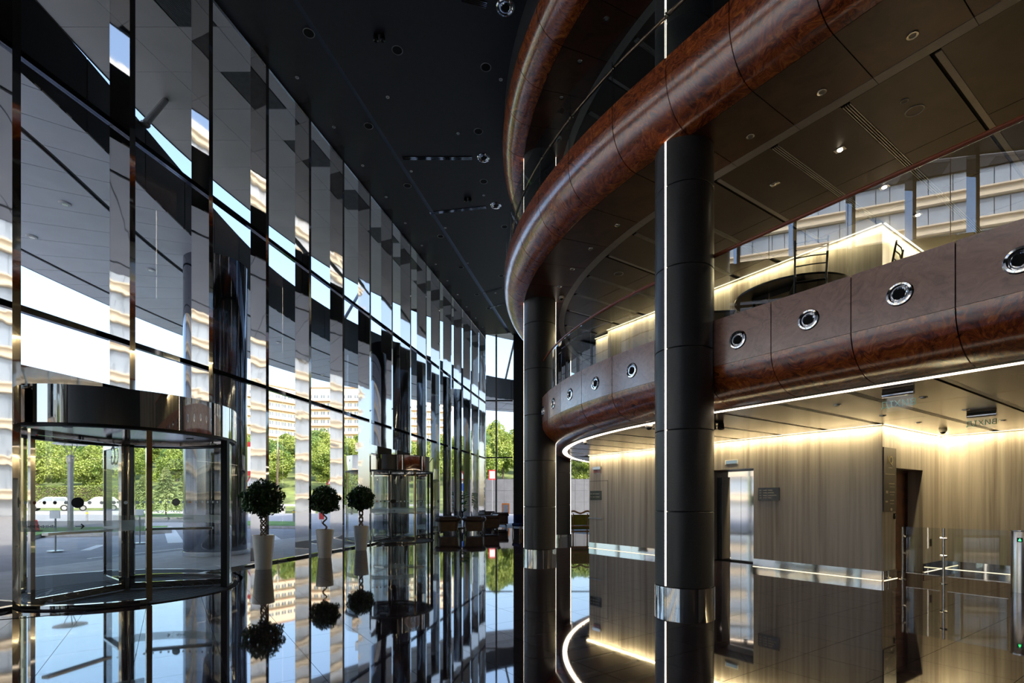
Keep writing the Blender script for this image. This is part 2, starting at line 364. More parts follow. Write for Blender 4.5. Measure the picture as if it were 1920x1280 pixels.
for k, (nv, d, x, y, uc, vc, wv) in enumerate(cells):
    if k < 290 and not nv and wv > 0.5: inst(tile_mesh, 'tile', floor, (x, y, 0), ANG_D1)
    else:
        h = TS / 2 - 0.002; q = [UV(uc + a * h, vc + b_ * h) for a, b_ in ((-1, -1), (1, -1), (1, 1), (-1, 1))]
        # tiles are cut along the glass line
        cl = []
        for n_ in range(4):
            p0, p1 = q[n_], q[(n_ + 1) % 4]
            d0 = (p0[0] - FO[0]) * FN[0] + p0[1] * FN[1] - 0.06; d1_ = (p1[0] - FO[0]) * FN[0] + p1[1] * FN[1] - 0.06
            if d0 >= 0: cl.append(p0)
            if (d0 >= 0) != (d1_ >= 0): tt = d0 / (d0 - d1_); cl.append((p0[0] + tt * (p1[0] - p0[0]), p0[1] + tt * (p1[1] - p0[1])))
        if len(cl) > 2: rest.prism(cl, -0.012, 0.0)
tag(rest.build('tile_field', 'marble_floor', floor), kind='stuff')

ceiling = struct('ceiling')
far_e = 31.65
crease = 1.62
MB().prism([FA(-11, crease), FA(33.0, crease)[:1] + (31.65,), (9.0, 31.65), (16.0, 20.0), (16.0, -11)], ZC - 0.03, ZC + 0.35).build('ceiling_panel', 'black_ceiling', ceiling)
MB().prism([FA(-11, 0.0), FA(31.65, 0.0), FA(31.65, crease), FA(-11, crease)], ZC - 0.024, ZC + 0.35).build('edge_band', 'black_ceiling', ceiling)

# stone core walls (elevator wall, recess, upper storeys)
wr = struct('wall_right', R(UW0, VW, 0))
EO0, EO1, EH, ED = 1.33, 2.62, 2.24, 0.55                     # lift opening (u from, to, height, depth)
m = MB()
m.prism(RL([(UW0, VW), (EO0, VW), (EO0, 5.0), (UW0, 5.47)]), 0, 2.93)
m.prism(RL([(EO1, VW), (UW1, VW), (UW1, 3.0), (EO1, 3.0)]), 0, 2.93)
m.prism(RL([(EO0, VW), (EO1, VW), (EO1, 5.0), (EO0, 5.0)]), EH, 2.93)
m.build('stone_cladding', 'stone_stripe', wr)
# side wall of the recess with a doorway
DV0, DV1, DH = 5.47, 4.06, 2.13
m = MB(); m.prism(RL([(UW0, DV1), (UW0 + 0.42, DV1), (UW0 + 0.42, VR - 0.4), (UW0, VR - 0.4)]), 0, 2.93)
m.prism(RL([(UW0, DV0), (UW0 + 0.42, DV0), (UW0 + 0.42, DV1), (UW0, DV1)]), DH, 2.93)
m.build('recess_side', 'stone_stripe', wr)
MB().prism(RL([(UW0 + 0.42, VR), (UW0 + 0.42, VR - 0.4), (-12.6, VR - 0.4), (-12.6, VR)]), 0, 2.93).build('recess_back', 'stone_stripe', wr)
# upper storeys
for zz0, zz1, nm in ((4.10, 6.68, 'upper_stone'), (7.50, 10.47, 'top_stone')):
    m = MB()
    m.prism(RL([(UW0, VW), (5.97, VW), (5.97, 5.8), (UW1, 5.8), (UW1, 3.0), (UW0, 3.0)]), zz0, zz1)
    m.prism(RL([(UW0 + 0.42, VR), (UW0 + 0.42, VR - 0.4), (-12.6, VR - 0.4), (-12.6, VR)]), zz0, zz1)
    m.build(nm, 'stone_stripe', wr)
# walls that close the building where the photograph does not look
wb_ = struct('wall_back')
MB().slab((-10.6, -11.1), (16.2, -11.1), 0.2, 0, ZC).build('wall_panel', 'canopy_fascia', wb_)
wf = struct('wall_far'); MB().slab((9.0, 31.65), (16.0, 20.0), 0.2, 0, ZC).build('wall_panel', 'stone_stripe', wf)
we = struct('wall_side'); MB().slab((16.1, 20.0), (16.1, -11.0), 0.2, 0, ZC).build('wall_panel', 'stone_stripe', we)
MB().prism([(-6.5, -11), (1.5, 31.6), (9.0, 31.65), (30, 20), (30, -11)], ZC + 0.4, 27.0).build('roof_shade_block', 'cladding_grey', struct('roof_shade_mass'))  # unseen mass above the hall, added and sized to shade the drive

# plinth of polished steel with its light line
bb = struct('baseboard_right', R(UW0, VW, 0))
def plinth(a, b_):
    d = np.array(b_) - np.array(a); L = np.linalg.norm(d); d = d / L; nrm = np.array([-d[1], d[0]])
    return a, b_, nrm
def plinth_run(p0, p1, out):
    (x0, y0), (x1, y1) = UV(*p0), UV(*p1); ox, oy = out
    MB().slab((x0 + ox * 0.012, y0 + oy * 0.012), (x1 + ox * 0.012, y1 + oy * 0.012), 0.02, 0.015, 0.18).build('steel_plinth', 'plinth_steel', bb)
    MB().slab((x0 + ox * 0.03, y0 + oy * 0.03), (x1 + ox * 0.03, y1 + oy * 0.03), 0.010, 0.001, 0.008).build('light_line', 'led_cove', bb)
nv_, dv_ = (float(NN[0]), float(NN[1])), (float(-D1[0]), float(-D1[1]))
plinth_run((UW0, VW), (EO0, VW), nv_); plinth_run((EO1, VW), (UW1, VW), nv_)
plinth_run((UW0, VW), (UW0, DV0), dv_); plinth_run((UW0, DV1), (UW0, VR), dv_); plinth_run((UW0, VR), (-12.4, VR), nv_)

# light coves along the head of the stone walls
cv = struct('trim_1', R(UW0, VW, 2.9))
def cove(p0, p1, out, z, power, lamp_name='cove_lamp'):
    (x0, y0), (x1, y1) = UV(*p0), UV(*p1); ox, oy = out
    MB().slab((x0 + ox * 0.035, y0 + oy * 0.035), (x1 + ox * 0.035, y1 + oy * 0.035), 0.03, z - 0.012, z - 0.002).build('light_cove', 'led_cove', cv)
    L = math.hypot(x1 - x0, y1 - y0)
    l = lamp(lamp_name, 'AREA', ((x0 + x1) / 2 + ox * 0.10, (y0 + y1) / 2 + oy * 0.10, z - 0.02), power * L, (1.0, 0.82, 0.46), L, 0.05, rz=math.atan2(y1 - y0, x1 - x0))
    return l
for z, pw in ((2.925, 6.2), (6.675, 6.2)):
    cove((UW0, VW), (UW1 if z < 3 else 5.97, VW), nv_, z, pw)
    cove((UW0, VW), (UW0, VR), dv_, z, pw * 1.2); cove((UW0, VR), (-2.5, VR), nv_, z, pw); cove((-2.5, VR), (-12.4, VR), nv_, z, pw, 'cove_lamp_offscreen')   # the cove runs on past the picture edge
    if z > 3: cove((5.97, 5.8), (UW1, 5.8), nv_, z, pw)

# ------------------------------------------------------------------ balconies
JOINT0, PITCH = -1.55, 0.943
AJ = [JOINT0 + PITCH * k for k in range(-12, 24)]
def stations(a0, a1):
    n = 1 if a1 <= 0 else 4
    return [(lambda r, a=a0 + (a1 - a0) * i / n: pt(r, a)) for i in range(n + 1)]
def ell(cr, cz, a, b, n=9): return [(cr + a * math.cos(math.pi / 2 * i / n), cz - b * math.sin(math.pi / 2 * i / n)) for i in range(n + 1)]
def thick(outer, th):                                    # closed profile from an open one, thickened inwards
    inner = []
    for i, p in enumerate(outer):
        q0, q1 = outer[max(i - 1, 0)], outer[min(i + 1, len(outer) - 1)]
        dx, dz = q1[0] - q0[0], q1[1] - q0[1]; L = math.hypot(dx, dz)
        inner.append((p[0] + dz / L * th, p[1] - dx / L * th))
    return outer + inner[::-1]
G = 0.006
SLOTU = [-3.05 + PITCH * k for k in range(-12, 15)]
def kind_of(k): return 'strip' if (k - 12) % 3 == 0 else 'slot'
def poly_clip(poly, f):
    out = []
    for i in range(len(poly)):
        p, q = poly[i], poly[(i + 1) % len(poly)]; a, b = f(p), f(q)
        if a >= 0: out.append(p)
        if (a >= 0) != (b >= 0): t_ = a / (a - b); out.append((p[0] + t_ * (q[0] - p[0]), p[1] + t_ * (q[1] - p[1])))
    return out

def balcony(name, label, RR, z_top, z_joint, r_bot, z_bot, ring, mats, soff_outer, z_sof, vents, arange):
    root = thing(name, label, 'balcony', (*pt(RR, 0), z_bot))
    for k in range(len(AJ) - 1):
        a0, a1 = AJ[k] + G, AJ[k + 1] - G
        if not (arange[0] <= a0 <= arange[1]): continue
        st = stations(a0, a1)
        if z_top > z_joint:
            MB().sweep(thick([(RR, z_top), (RR, z_joint + 0.004)], 0.03), st).build('fascia_panel', mats[0], root, smooth=True)
        MB().sweep(thick(ell(r_bot, z_joint, RR - r_bot, z_joint - z_bot), 0.03), st).build('curved_panel', mats[1], root, smooth=True)
        if soff_outer:
            MB().sweep([(r_bot - 0.008, z_sof), (ring[1] + 0.004, z_sof), (ring[1] + 0.004, z_sof + 0.03), (r_bot - 0.008, z_sof + 0.03)], st).build('edge_soffit_panel', mats[2], root)
        n_ring = MB().sweep([(ring[0], z_sof - 0.004), (ring[1], z_sof - 0.004), (ring[1], z_sof + 0.03), (ring[0], z_sof + 0.03)], stations(AJ[k] + 0.003, AJ[k + 1] - 0.003)).build('ring_strip', mats[4], root)
    # dark core behind the panels
    full = [(lambda r, a=AJ[0] + (AJ[-1] - AJ[0]) * i / 120: pt(r, a)) for i in range(121)]
    MB().sweep([(RR - 0.04, max(z_top, z_joint) - 0.01), (RR - 0.04, z_joint), (r_bot + (RR - r_bot) * 0.62 - 0.03, z_joint - (z_joint - z_bot) * 0.70 + 0.03), (r_bot - 0.02, z_bot + 0.045), (8.6, z_bot + 0.045), (8.6, max(z_top, z_joint) - 0.01)], full).build('edge_core', 'matt_black', root)
    arc = [(a if a < 0 else 8.62 * math.sin(a / 9.396), 8.62 if a < 0 else 8.62 * math.cos(a / 9.396)) for a in np.linspace(AJ[0], AJ[-1], 80)]
    sp_ = RL(arc + [(4.3, -7.8), (AJ[0], -7.8)]); sp_ = poly_clip(sp_, lambda p: 15.9 - p[0]); sp_ = poly_clip(sp_, lambda p: (12.5 - p[0]) * 0.857 + (25.4 - p[1]) * 0.515)
    MB().prism(sp_, z_bot + 0.05, max(z_top, z_joint) - 0.012).build('slab', 'matt_black', root)
    if z_top > z_joint: MB().prism(sp_, z_top - 0.011, z_top - 0.002).build('bounce_floor', 'soffit_bronze', root)  # unseen floor layer, added to bounce light up to the soffit above
    # ceiling panels inside the ring, parted by slots
    ri = ring[0] - 0.012
    for k in range(len(SLOTU) - 1):
        u0, u1 = SLOTU[k] + 0.055, SLOTU[k + 1] - 0.055
        if u1 > 9.3 or u0 < -12.2: continue
        for v0, v1 in ((8.0, 10.5), (6.5, 8.0), (4.9, 6.5), (3.0, 4.9)):
            if u1 > UW0 and u0 < UW1:
                if v1 <= VW: continue
                if u0 >= UW0 - 0.1 or u1 <= UW1: v0 = max(v0, VW)
            if v1 - v0 < 0.05: continue
            g = 0.006
            cell = [(u0, v0 + g)] + [(u0 + (u1 - u0) * i / 5, v1 - g) for i in range(6)] + [(u1, v0 + g)]
            cell = [(u, min(v, math.sqrt(max(ri * ri - u * u, 0)) if u > 0 else ri)) for u, v in cell]
            if max(c_[1] for c_ in cell) - v0 < 0.08: continue
            cell = [(u, max(v, v0 + g)) for u, v in cell]
            MB().prism(RL(cell), z_sof, z_sof + 0.03).build('soffit_panel', mats[3], root)
    # slots
    for k, u in enumerate(SLOTU):
        if u > 8.6 or u < -11: continue
        vo = (math.sqrt(ri * ri - (u + 0.06) ** 2) if u > 0 else ri) - 0.05
        vi = VW + 0.35 if UW0 - 0.1 < u < UW1 + 0.1 else VR + 0.35
        if vo - vi < 0.3: continue
        if kind_of(k) == 'slot':
            t_ = thing('slot_diffuser', 'slim linear air slot with four grey blades in the ceiling of the ' + name.replace('_', ' '), 'ceiling vent', R(u, (vo + vi) / 2, z_sof), 0, 'air slots of the ' + name.replace('_', ' '))
            MB().prism(RL([(u - 0.052, vi), (u + 0.052, vi), (u + 0.052, vo), (u - 0.052, vo)]), z_sof + 0.024, z_sof + 0.034).build('slot_back', 'hole_black', t_)
            for q in range(4):
                uu = u - 0.042 + 0.028 * q
                MB().prism(RL([(uu - 0.006, vi), (uu + 0.006, vi), (uu + 0.006, vo), (uu - 0.006, vo)]), z_sof - 0.001, z_sof + 0.02).build('blade', 'slot_grey', t_)
        else:
            t_ = thing('service_strip', 'wide grey service strip beside a black groove in the ceiling of the ' + name.replace('_', ' '), 'ceiling strip', R(u, (vo + vi) / 2, z_sof), 0, 'service strips of the ' + name.replace('_', ' '))
            MB().prism(RL([(u - 0.052, vi), (u + 0.052, vi), (u + 0.052, vo), (u - 0.052, vo)]), z_sof + 0.026, z_sof + 0.036).build('groove', 'hole_black', t_)
            MB().prism(RL([(u - 0.048, vi), (u + 0.018, vi), (u + 0.018, vo), (u - 0.048, vo)]), z_sof + 0.004, z_sof + 0.024).build('cover', 'ring_grey', t_)
    return root
Z1, Z2, Z3 = 2.93, 6.68, 10.47
b1 = balcony('lower_balcony', 'lower curved balcony with flat burl wood fascia, round nozzles and lit underside edge', 10.57, 4.11, 3.44, 9.93, 2.94, (9.73, 9.86), ('burl_fascia_sheen', 'burl_wood', 'soffit_brown', 'soffit_bronze', 'led_warm'), False, Z1, True, (-12, 24))
b2 = balcony('middle_balcony', 'middle curved balcony with thick rounded burl wood edge above the lower balcony', 11.505, 7.545, 7.285, 11.00, 6.68, (9.81, 9.97), ('burl_wood', 'burl_wood', 'soffit_brown', 'soffit_taupe', 'ring_grey'), True, Z2, False, (-12, 24))
b3 = balcony('top_balcony', 'topmost rounded burl wood edge running into the black ceiling', 11.55, 11.05, 11.05, 11.00, 10.47, (9.81, 9.97), ('matt_black', 'burl_wood', 'soffit_brown', 'soffit_taupe', 'ring_grey'), True, Z3, False, (-12, 24))
full = [(lambda r, a=AJ[0] + (AJ[-1] - AJ[0]) * i / 120: pt(r, a)) for i in range(121)]
MB().sweep([(11.50, 11.06), (11.40, 11.06), (11.40, ZC), (11.50, ZC)], full).build('upper_band', 'black_ceiling', b3, smooth=True)
# small lip that carries the lower balcony's strip light
MB().sweep([(9.925, 2.938), (9.865, 2.926), (9.865, 2.97), (9.925, 2.97)], full).build('light_lip', 'ring_grey', b1)

# nozzles in the lower fascia, one per panel
noz = [(0.0, 0.035), (0.045, 0.035), (0.052, 0.0), (0.075, -0.012), (0.083, 0.006), (0.105, 0.010), (0.122, 0.006), (0.128, 0.0), (0.13, 0.03)]
def nozzle_mesh():
    a = MB().lathe([(0.048, -0.045), (0.052, 0.004), (0.064, 0.012), (0.072, 0.002), (0.082, 0.002), (0.098, 0.016), (0.118, 0.014), (0.130, 0.0), (0.130, -0.01)], 32).mesh('nozzle_ring', 'chrome', True)
    b = MB().lathe([(0.0, 0.008), (0.052, 0.008), (0.052, -0.004), (0.0, -0.004)], 24).mesh('nozzle_bore', 'hole_black', True)
    return a, b
nzr, nzb = nozzle_mesh()
for k in range(len(AJ) - 1):
    am = (AJ[k] + AJ[k + 1]) / 2
    if not (-5.5 < am < 9): continue
    x, y = pt(10.572, am); xo, yo = pt(11.572, am); d = Vector((xo - x, yo - y, 0))
    o = inst(nzr, 'air_nozzle', b1, Vector((x, y, 3.735)) - wloc(b1)); o.rotation_euler = d.to_track_quat('Z', 'Y').to_euler()
    o2 = inst(nzb, 'nozzle_bore', o)

# ------------------------------------------------------------------ balustrades
def balustrade(name, label, r, z0, z_glass, z_rail, arange, rail_r, rail_off, posts):
    root = thing(name, label, 'balustrade', (*pt(r, 0), z0))
    ks = [k for k in range(0, len(AJ) - 1, 1) if arange[0] <= AJ[k] <= arange[1]]
    for k in ks:
        off = 0.05
        a0, a1 = AJ[k] + off + 0.004, AJ[k + 1] + off - 0.004
        MB().sweep([(r - 0.008, z0), (r + 0.008, z0), (r + 0.008, z_glass), (r - 0.008, z_glass)], stations(a0, a1)).build('glass_panel', 'rail_glass' if posts else 'rail_glass_clear', root, smooth=True)
        if posts:
            p = pt(r - 0.0, AJ[k] + off); MB().tube([(*pt(r + 0.03, AJ[k] + off), z0 - 0.02), (*pt(r + 0.03, AJ[k] + off), z_rail)], 0.007, 6).build('stay', 'satin_steel', root, smooth=True)
            q0, q1 = pt(r + 0.01, AJ[k] + off + 0.02), pt(r + rail_off, AJ[k] + off + 0.02)
            MB().tube([(*q0, z_rail - 0.03), (*q1, z_rail - 0.03), (*q1, z_rail)], 0.012, 6).build('bracket', 'chrome', root, smooth=True)
    aa = np.linspace(AJ[ks[0]], AJ[ks[-1] + 1], 4 * len(ks))
    MB().tube([(*pt(r + rail_off, a), z_rail) for a in aa], rail_r, 10).build('handrail', 'rail_wood' if not posts else 'orange_bronze', root, smooth=True)
    return root
balustrade('lower_balustrade', 'clear glass balustrade with red wood handrail on the lower balcony', 10.52, 4.10, 5.05, 5.07, (-9, 22), 0.028, 0.0, False)
balustrade('middle_balustrade', 'frameless glass balustrade with bronze handrail and thin stays on the middle balcony', 11.42, 7.53, 8.62, 8.28, (-9, 22), 0.026, -0.07, True)

# ------------------------------------------------------------------ columns
RC = 0.42
def column(x, y, label, near):
    root = thing('round_column', label, 'column', (x, y, 0))
    MB().lathe([(RC + 0.012, 0.0), (RC + 0.012, 0.24), (RC - 0.02, 0.24)], 48, (x, y, 0)).build('steel_base', 'plinth_steel', root, smooth=True)
    zs = [0.245] + [1.34 + 1.18 * k for k in range(0, 9)] + [ZC - 0.03]
    for i in range(len(zs) - 1):
        z0, z1 = zs[i] + 0.004, zs[i + 1] - 0.004
        if z1 - z0 < 0.1: continue
        MB().lathe([(RC - 0.03, z0), (RC - 0.006, z0), (RC, z0 + 0.008), (RC, z1 - 0.008), (RC - 0.006, z1), (RC - 0.03, z1)], 48, (x, y, 0)).build('leather_drum', 'column_leather', root, smooth=True)
    MB().lathe([(RC - 0.025, 0.05), (RC - 0.025, ZC - 0.03)], 24, (x, y, 0)).build('core', 'matt_black', root, smooth=True)
    d = np.array([x, y]) - CXY
    d = np.array(near, float)
    d = d / np.linalg.norm(d)
    for sgn in (1, -1):
        ang = math.atan2(sgn * d[1], sgn * d[0]); cxp, cyp = x + math.cos(ang) * (RC - 0.006), y + math.sin(ang) * (RC - 0.006)
        MB().box((cxp, cyp, (0.26 + ZC - 0.05) / 2), (0.02, 0.024, ZC - 0.31), ang).build('light_strip', 'led_line', root)
    return root
column(2.58, 7.60, 'black leather clad round column with a bright vertical light strip between the two balcony ends', NN)
column(0.73, 13.30, 'black round column standing clear of the lower balcony edge, beside the lounge', (-0.995, 0.12))
column(1.80, 19.00, 'black round column half hidden behind another, beside the far corner of the stone wall', (-0.90, 0.44))

# ------------------------------------------------------------------ glass facade
w1 = struct('window_1', (*FA(0), 0))
FS = [8.40 + 1.61 * k for k in range(-11, 15)]
DOORS = [(-6.43, 8.45), (-4.55, 18.90)]; RD = 1.53
ZT1, ZT2, ZT3 = 4.18, 7.73, ZC
def fin_mesh(h): return MB().box((0, 0.18, h / 2), (0.10, 0.40, h)).mesh('fin', 'mirror_steel')
# local x along the glass, local y inwards
fin_full, fin_short = fin_mesh(ZC), fin_mesh(ZC - 3.12)
for Y in FS:
    x, y = FA(Y); short = any(abs(Y - dy) < 1.62 for dx, dy in DOORS)
    o = inst(fin_short if short else fin_full, 'fin', w1, Vector((x, y, 3.12 if short else 0.0)) - wloc(w1), ANG_F - math.pi)
for z, hh in ((ZT1, 0.09), (ZT2, 0.09)):
    for i in range(len(FS) - 1):
        a, b_ = FA(FS[i] + 0.055, 0.0), FA(FS[i + 1] - 0.055, 0.0)
        MB().slab(a, b_, 0.09, z - hh / 2, z + hh / 2).build('transom', 'dark_mirror', w1)
for i in range(len(FS) - 1):
    Ya, Yb = FS[i], FS[i + 1]; indoor = any(abs((Ya + Yb) / 2 - dy) < 1.65 for dx, dy in DOORS)
    a, b_ = FA(Ya + 0.05, -0.0), FA(Yb - 0.05, -0.0)
    for z0, z1 in (((3.38 if indoor else 0.05), ZT1 - 0.045), (ZT1 + 0.045, ZT2 - 0.045), (ZT2 + 0.045, ZC - 0.02)):
        MB().slab(a, b_, 0.014, z0, z1).build('glass_pane', 'facade_glass', w1)
    if not indoor: MB().slab(a, b_, 0.12, 0.0, 0.05).build('sill', 'plinth_steel', w1)
    else:
        MB().slab(FA(Ya, -0.02), FA(Yb, -0.02), 0.26, 3.10, 3.38).build('door_head_beam', 'mirror_steel', w1)
        for dx, dy in DOORS:                       # panes that close the facade beside a drum
            ya, yb = (Ya + 0.05, min(Yb, dy - 1.60)) if Yb < dy else (max(Ya, dy + 1.60), Yb - 0.05)
            if abs((Ya + Yb) / 2 - dy) < 1.65 and yb - ya > 0.3:
                MB().slab(FA(ya), FA(yb), 0.014, 0.05, 3.10).build('side_pane', 'facade_glass', w1); MB().slab(FA(ya), FA(yb), 0.12, 0.0, 0.05).build('sill', 'plinth_steel', w1)
MB().slab(FA(-10.9, 0.03), FA(31.6, 0.03), 0.05, ZC - 0.06, ZC).build('head_rail', 'satin_steel', w1)
# end wall of glass beside the lounge
w2 = struct('window_2', (-1.85, 31.65, 0))
EX = [-1.85, -0.98, 0.10, 1.7, 3.3, 4.9, 6.5, 8.1, 9.0]
for i, x in enumerate(EX):
    if i == 2: MB().box((0.42, 31.62, ZC / 2), (0.66, 0.5, ZC)).build('dark_pier', 'matt_black', w2)
    else: MB().box((x, 31.65, ZC / 2), (0.11, 0.14, ZC)).build('mullion', 'satin_steel', w2)
for i in range(len(EX) - 1):
    x0, x1 = EX[i] + 0.055, EX[i + 1] - 0.055
    if i == 2: x0 = 0.76
    for z0, z1 in ((0.05, ZT1 - 0.04), (ZT1 + 0.04, ZT2 - 0.04), (ZT2 + 0.04, ZC - 0.02)):
        MB().slab((x0, 31.65), (x1, 31.65), 0.014, z0, z1).build('glass_pane', 'facade_glass', w2)
    for z in (ZT1, ZT2): MB().box(((x0 + x1) / 2, 31.65, z), (x1 - x0, 0.08, 0.08)).build('transom', 'dark_mirror', w2)

# ------------------------------------------------------------------ revolving doors
def arc_shell(r0, r1, z0, z1, d0, d1, n): return MB().lathe([(r0, z0), (r1, z0), (r1, z1), (r0, z1)], n, closed=True, a0=math.radians(d0), a1=math.radians(d1))
def arrow(m, c, a, size, rr):                                # flat arrow wrapped on the drum glass at angle a (radians), height c, pointing along +angle for size>0
    s_ = size; pts = [(-0.5, -0.04), (0.25, -0.04), (0.05, -0.26), (0.16, -0.34), (0.5, 0), (0.16, 0.34), (0.05, 0.26), (0.25, 0.04), (-0.5, 0.04)]
    P = []
    for rad in (rr - 0.001, rr + 0.001): P += [(rad * math.cos(a + p[0] * s_ / rr), rad * math.sin(a + p[0] * s_ / rr), c + p[1] * abs(s_)) for p in pts]
    n = len(pts); m.add(P, [tuple(range(n)), tuple(range(2 * n - 1, n - 1, -1))] + [(i, (i + 1) % n, n + (i + 1) % n, n + i) for i in range(n)])
def revolving_door(loc, label):
    root = thing('revolving_door', label, 'revolving door', (*loc, 0)); L = dict(local=True)
    MB().lathe([(0, 0.0), (RD + 0.10, 0.0), (RD + 0.10, 0.014), (0, 0.014)], 64).build('floor_mat', 'rubber_mat', root, **L)
    for q in range(8):
        r = 0.35 + q * 0.15; MB().lathe([(r, 0.014), (r + 0.012, 0.014), (r + 0.012, 0.019), (r, 0.019)], 48, closed=True).build('mat_rib', 'matt_black', root, **L)
    for d0, d1 in ((188, 317), (8, 137)):
        arc_shell(RD - 0.03, RD + 0.05, 0.014, 0.07, d0, d1, 32).build('base_rail', 'drum_steel', root, smooth=True, **L)
    MB().lathe([(RD - 0.02, 2.56), (RD + 0.08, 2.56), (RD + 0.08, 3.08), (RD - 0.02, 3.08)], 96, closed=True).build('drum', 'drum_steel', root, smooth=True, **L)
    MB().lathe([(0, 2.60), (RD - 0.02, 2.60), (RD - 0.02, 3.06), (0, 3.06)], 64).build('drum_ceiling', 'gloss_black', root, smooth=True, **L)
    MB().lathe([(RD - 0.06, 2.52), (RD + 0.06, 2.52), (RD + 0.06, 2.56), (RD - 0.06, 2.56)], 96, closed=True).build('drum_lip', 'matt_black', root, smooth=True, **L)
    for k in range(5):
        a = math.radians(40 + 72 * k); sp = MB().lathe([(0, 2.592), (0.06, 2.592), (0.06, 2.60)], 16, (0.9 * math.cos(a), 0.9 * math.sin(a), 0)).build('drum_light', 'white_paint', root, **L)
    for i, (d0, d1) in enumerate(((188, 317), (8, 137))):
        g = arc_shell(RD - 0.006, RD + 0.006, 0.07, 2.52, d0 + 1, d1 - 1, 40).build('curved_glass', 'door_glass', root, smooth=True, **L)
        arc_shell(RD + 0.008, RD + 0.010, 1.07, 1.22, d0 + 2, d1 - 2, 40).build('frosted_band', 'frosted_band', g, smooth=True, **L)
        m = MB(); s_ = 1
        for da in ((60, 100) if i == 0 else (25, 95)): arrow(m, 1.145, math.radians(d0 + da), 0.11 * (1 if i == 0 else -1), RD + 0.013)
        m.build('arrow_print', 'matt_black', g, **L)
        m = MB()
        for q in range(22): m.box(((RD + 0.013) * math.cos(math.radians(d0 + 73 + q * 0.75)), (RD + 0.013) * math.sin(math.radians(d0 + 73 + q * 0.75)), 1.145), (0.002, 0.011, 0.018 + 0.012 * ((q * 7) % 3)), math.radians(d0 + 73 + q * 0.75))
        m.build('small_print', 'sign_white', g, **L)
        for q in range(9, 126, 5):
            a = math.radians(d0 + q); big = q == (99 if i == 0 else 89)
            rr = 0.075 if big else 0.024
            M3 = Matrix.Rotation(a, 3, 'Z') @ Matrix.Rotation(math.pi / 2, 3, 'Y')
            P = [tuple(M3 @ Vector((rr * math.cos(t_), rr * math.sin(t_), zz))) for zz in (-0.001, 0.001) for t_ in np.linspace(0, 2 * math.pi, 16, endpoint=False)]
            ox, oy = (RD + 0.012) * math.cos(a), (RD + 0.012) * math.sin(a)
            P = [(p[0] + ox, p[1] + oy, p[2] + 1.47) for p in P]
            mat = 'matt_black' if big or q in (84, 89) and i == 0 else ('sign_orange' if q in (79, 14) else ('sign_blue' if q == 24 else 'decal_white'))
            MB().add(P, [tuple(range(16)), tuple(range(31, 15, -1))] + [(k, (k + 1) % 16, 16 + (k + 1) % 16, 16 + k) for k in range(16)]).build('sticker', mat, g, **L)
    for d, mat, w in ((317, 'brass_steel', 0.07), (188, 'brass_steel', 0.07), (8, 'matt_black', 0.10), (137, 'matt_black', 0.08)):
        a = math.radians(d); MB().box(((RD + 0.01) * math.cos(a), (RD + 0.01) * math.sin(a), 1.30), (w, w, 2.53), a).build('end_post', mat, root, **L)
    MB().lathe([(0.055, 0.02), (0.055, 2.60)], 20).build('shaft', 'mirror_steel', root, smooth=True, **L)
    for k, d in enumerate((20, 140, 260)):
        a = math.radians(d); e = Matrix.Rotation(a, 3, 'Z'); Lw = RD - 0.07
        def bx(m, x0, x1, z0, z1, th): m.box(tuple(e @ Vector(((x0 + x1) / 2, 0, (z0 + z1) / 2))), (x1 - x0, th, z1 - z0), a)
        m = MB(); bx(m, 0.06, 0.115, 0.03, 2.50, 0.05); bx(m, Lw - 0.06, Lw, 0.03, 2.50, 0.05); bx(m, 0.115, Lw - 0.06, 2.42, 2.50, 0.05); bx(m, 0.115, Lw - 0.06, 0.03, 0.13, 0.05)
        wg = m.build('wing_frame', 'drum_steel', root, **L)
        m = MB(); bx(m, 0.115, Lw - 0.06, 0.13, 2.42, 0.012); m.build('wing_glass', 'door_glass', wg, **L)
        m = MB(); bx(m, 0.30, Lw - 0.2, 1.0, 1.04, 0.11); m.build('push_bar', 'satin_steel', wg, **L)
    return root
rd1 = revolving_door(DOORS[0], 'large revolving door with polished steel drum, beside the bare end of the hall')
rd2 = revolving_door(DOORS[1], 'revolving door with polished steel drum between the potted trees and the leather chairs')
# lettering on a wing of the near door, to be read from outside
for s_, z, sz_ in (('G', 2.27, 0.46), ('PI', 1.99, 0.13)):
    me = text_mesh(s_, sz_, 'decal_white'); o = inst(me, 'wing_lettering', rd1); a = math.radians(140)
    o.matrix_local = Matrix.Translation((0.72 * math.cos(a), 0.72 * math.sin(a), z)) @ Matrix.Rotation(a, 4, 'Z') @ Matrix.Rotation(math.pi / 2, 4, 'X') @ Matrix.Translation((0, 0, -0.03))

# ------------------------------------------------------------------ potted trees
def leaf_cloud(n, fn, size, seed, asp=0.45, fold=0.0):
    rng = np.random.default_rng(seed); P = fn(rng, n); V = np.empty((n, 4, 3))
    d = rng.normal(size=(n, 3)); d /= np.linalg.norm(d, axis=1)[:, None]; e = rng.normal(size=(n, 3)); e -= (e * d).sum(1)[:, None] * d; e /= np.linalg.norm(e, axis=1)[:, None]
    L = size * rng.uniform(0.7, 1.3, n)[:, None]
    V[:, 0] = P - d * L * 0.5; V[:, 1] = P + e * L * asp * 0.5; V[:, 2] = P + d * L * 0.5; V[:, 3] = P - e * L * asp * 0.5
    return V.reshape(-1, 3)
def quads_mesh(name, V, mat):
    n = len(V) // 4; me = bpy.data.meshes.new(name); me.vertices.add(4 * n); me.vertices.foreach_set('co', V.astype(np.float32).ravel())
    me.loops.add(4 * n); me.loops.foreach_set('vertex_index', np.arange(4 * n, dtype=np.int32)); me.polygons.add(n)
    me.polygons.foreach_set('loop_start', np.arange(0, 4 * n, 4, dtype=np.int32)); me.update(calc_edges=True); me.materials.append(M_[mat]); return me
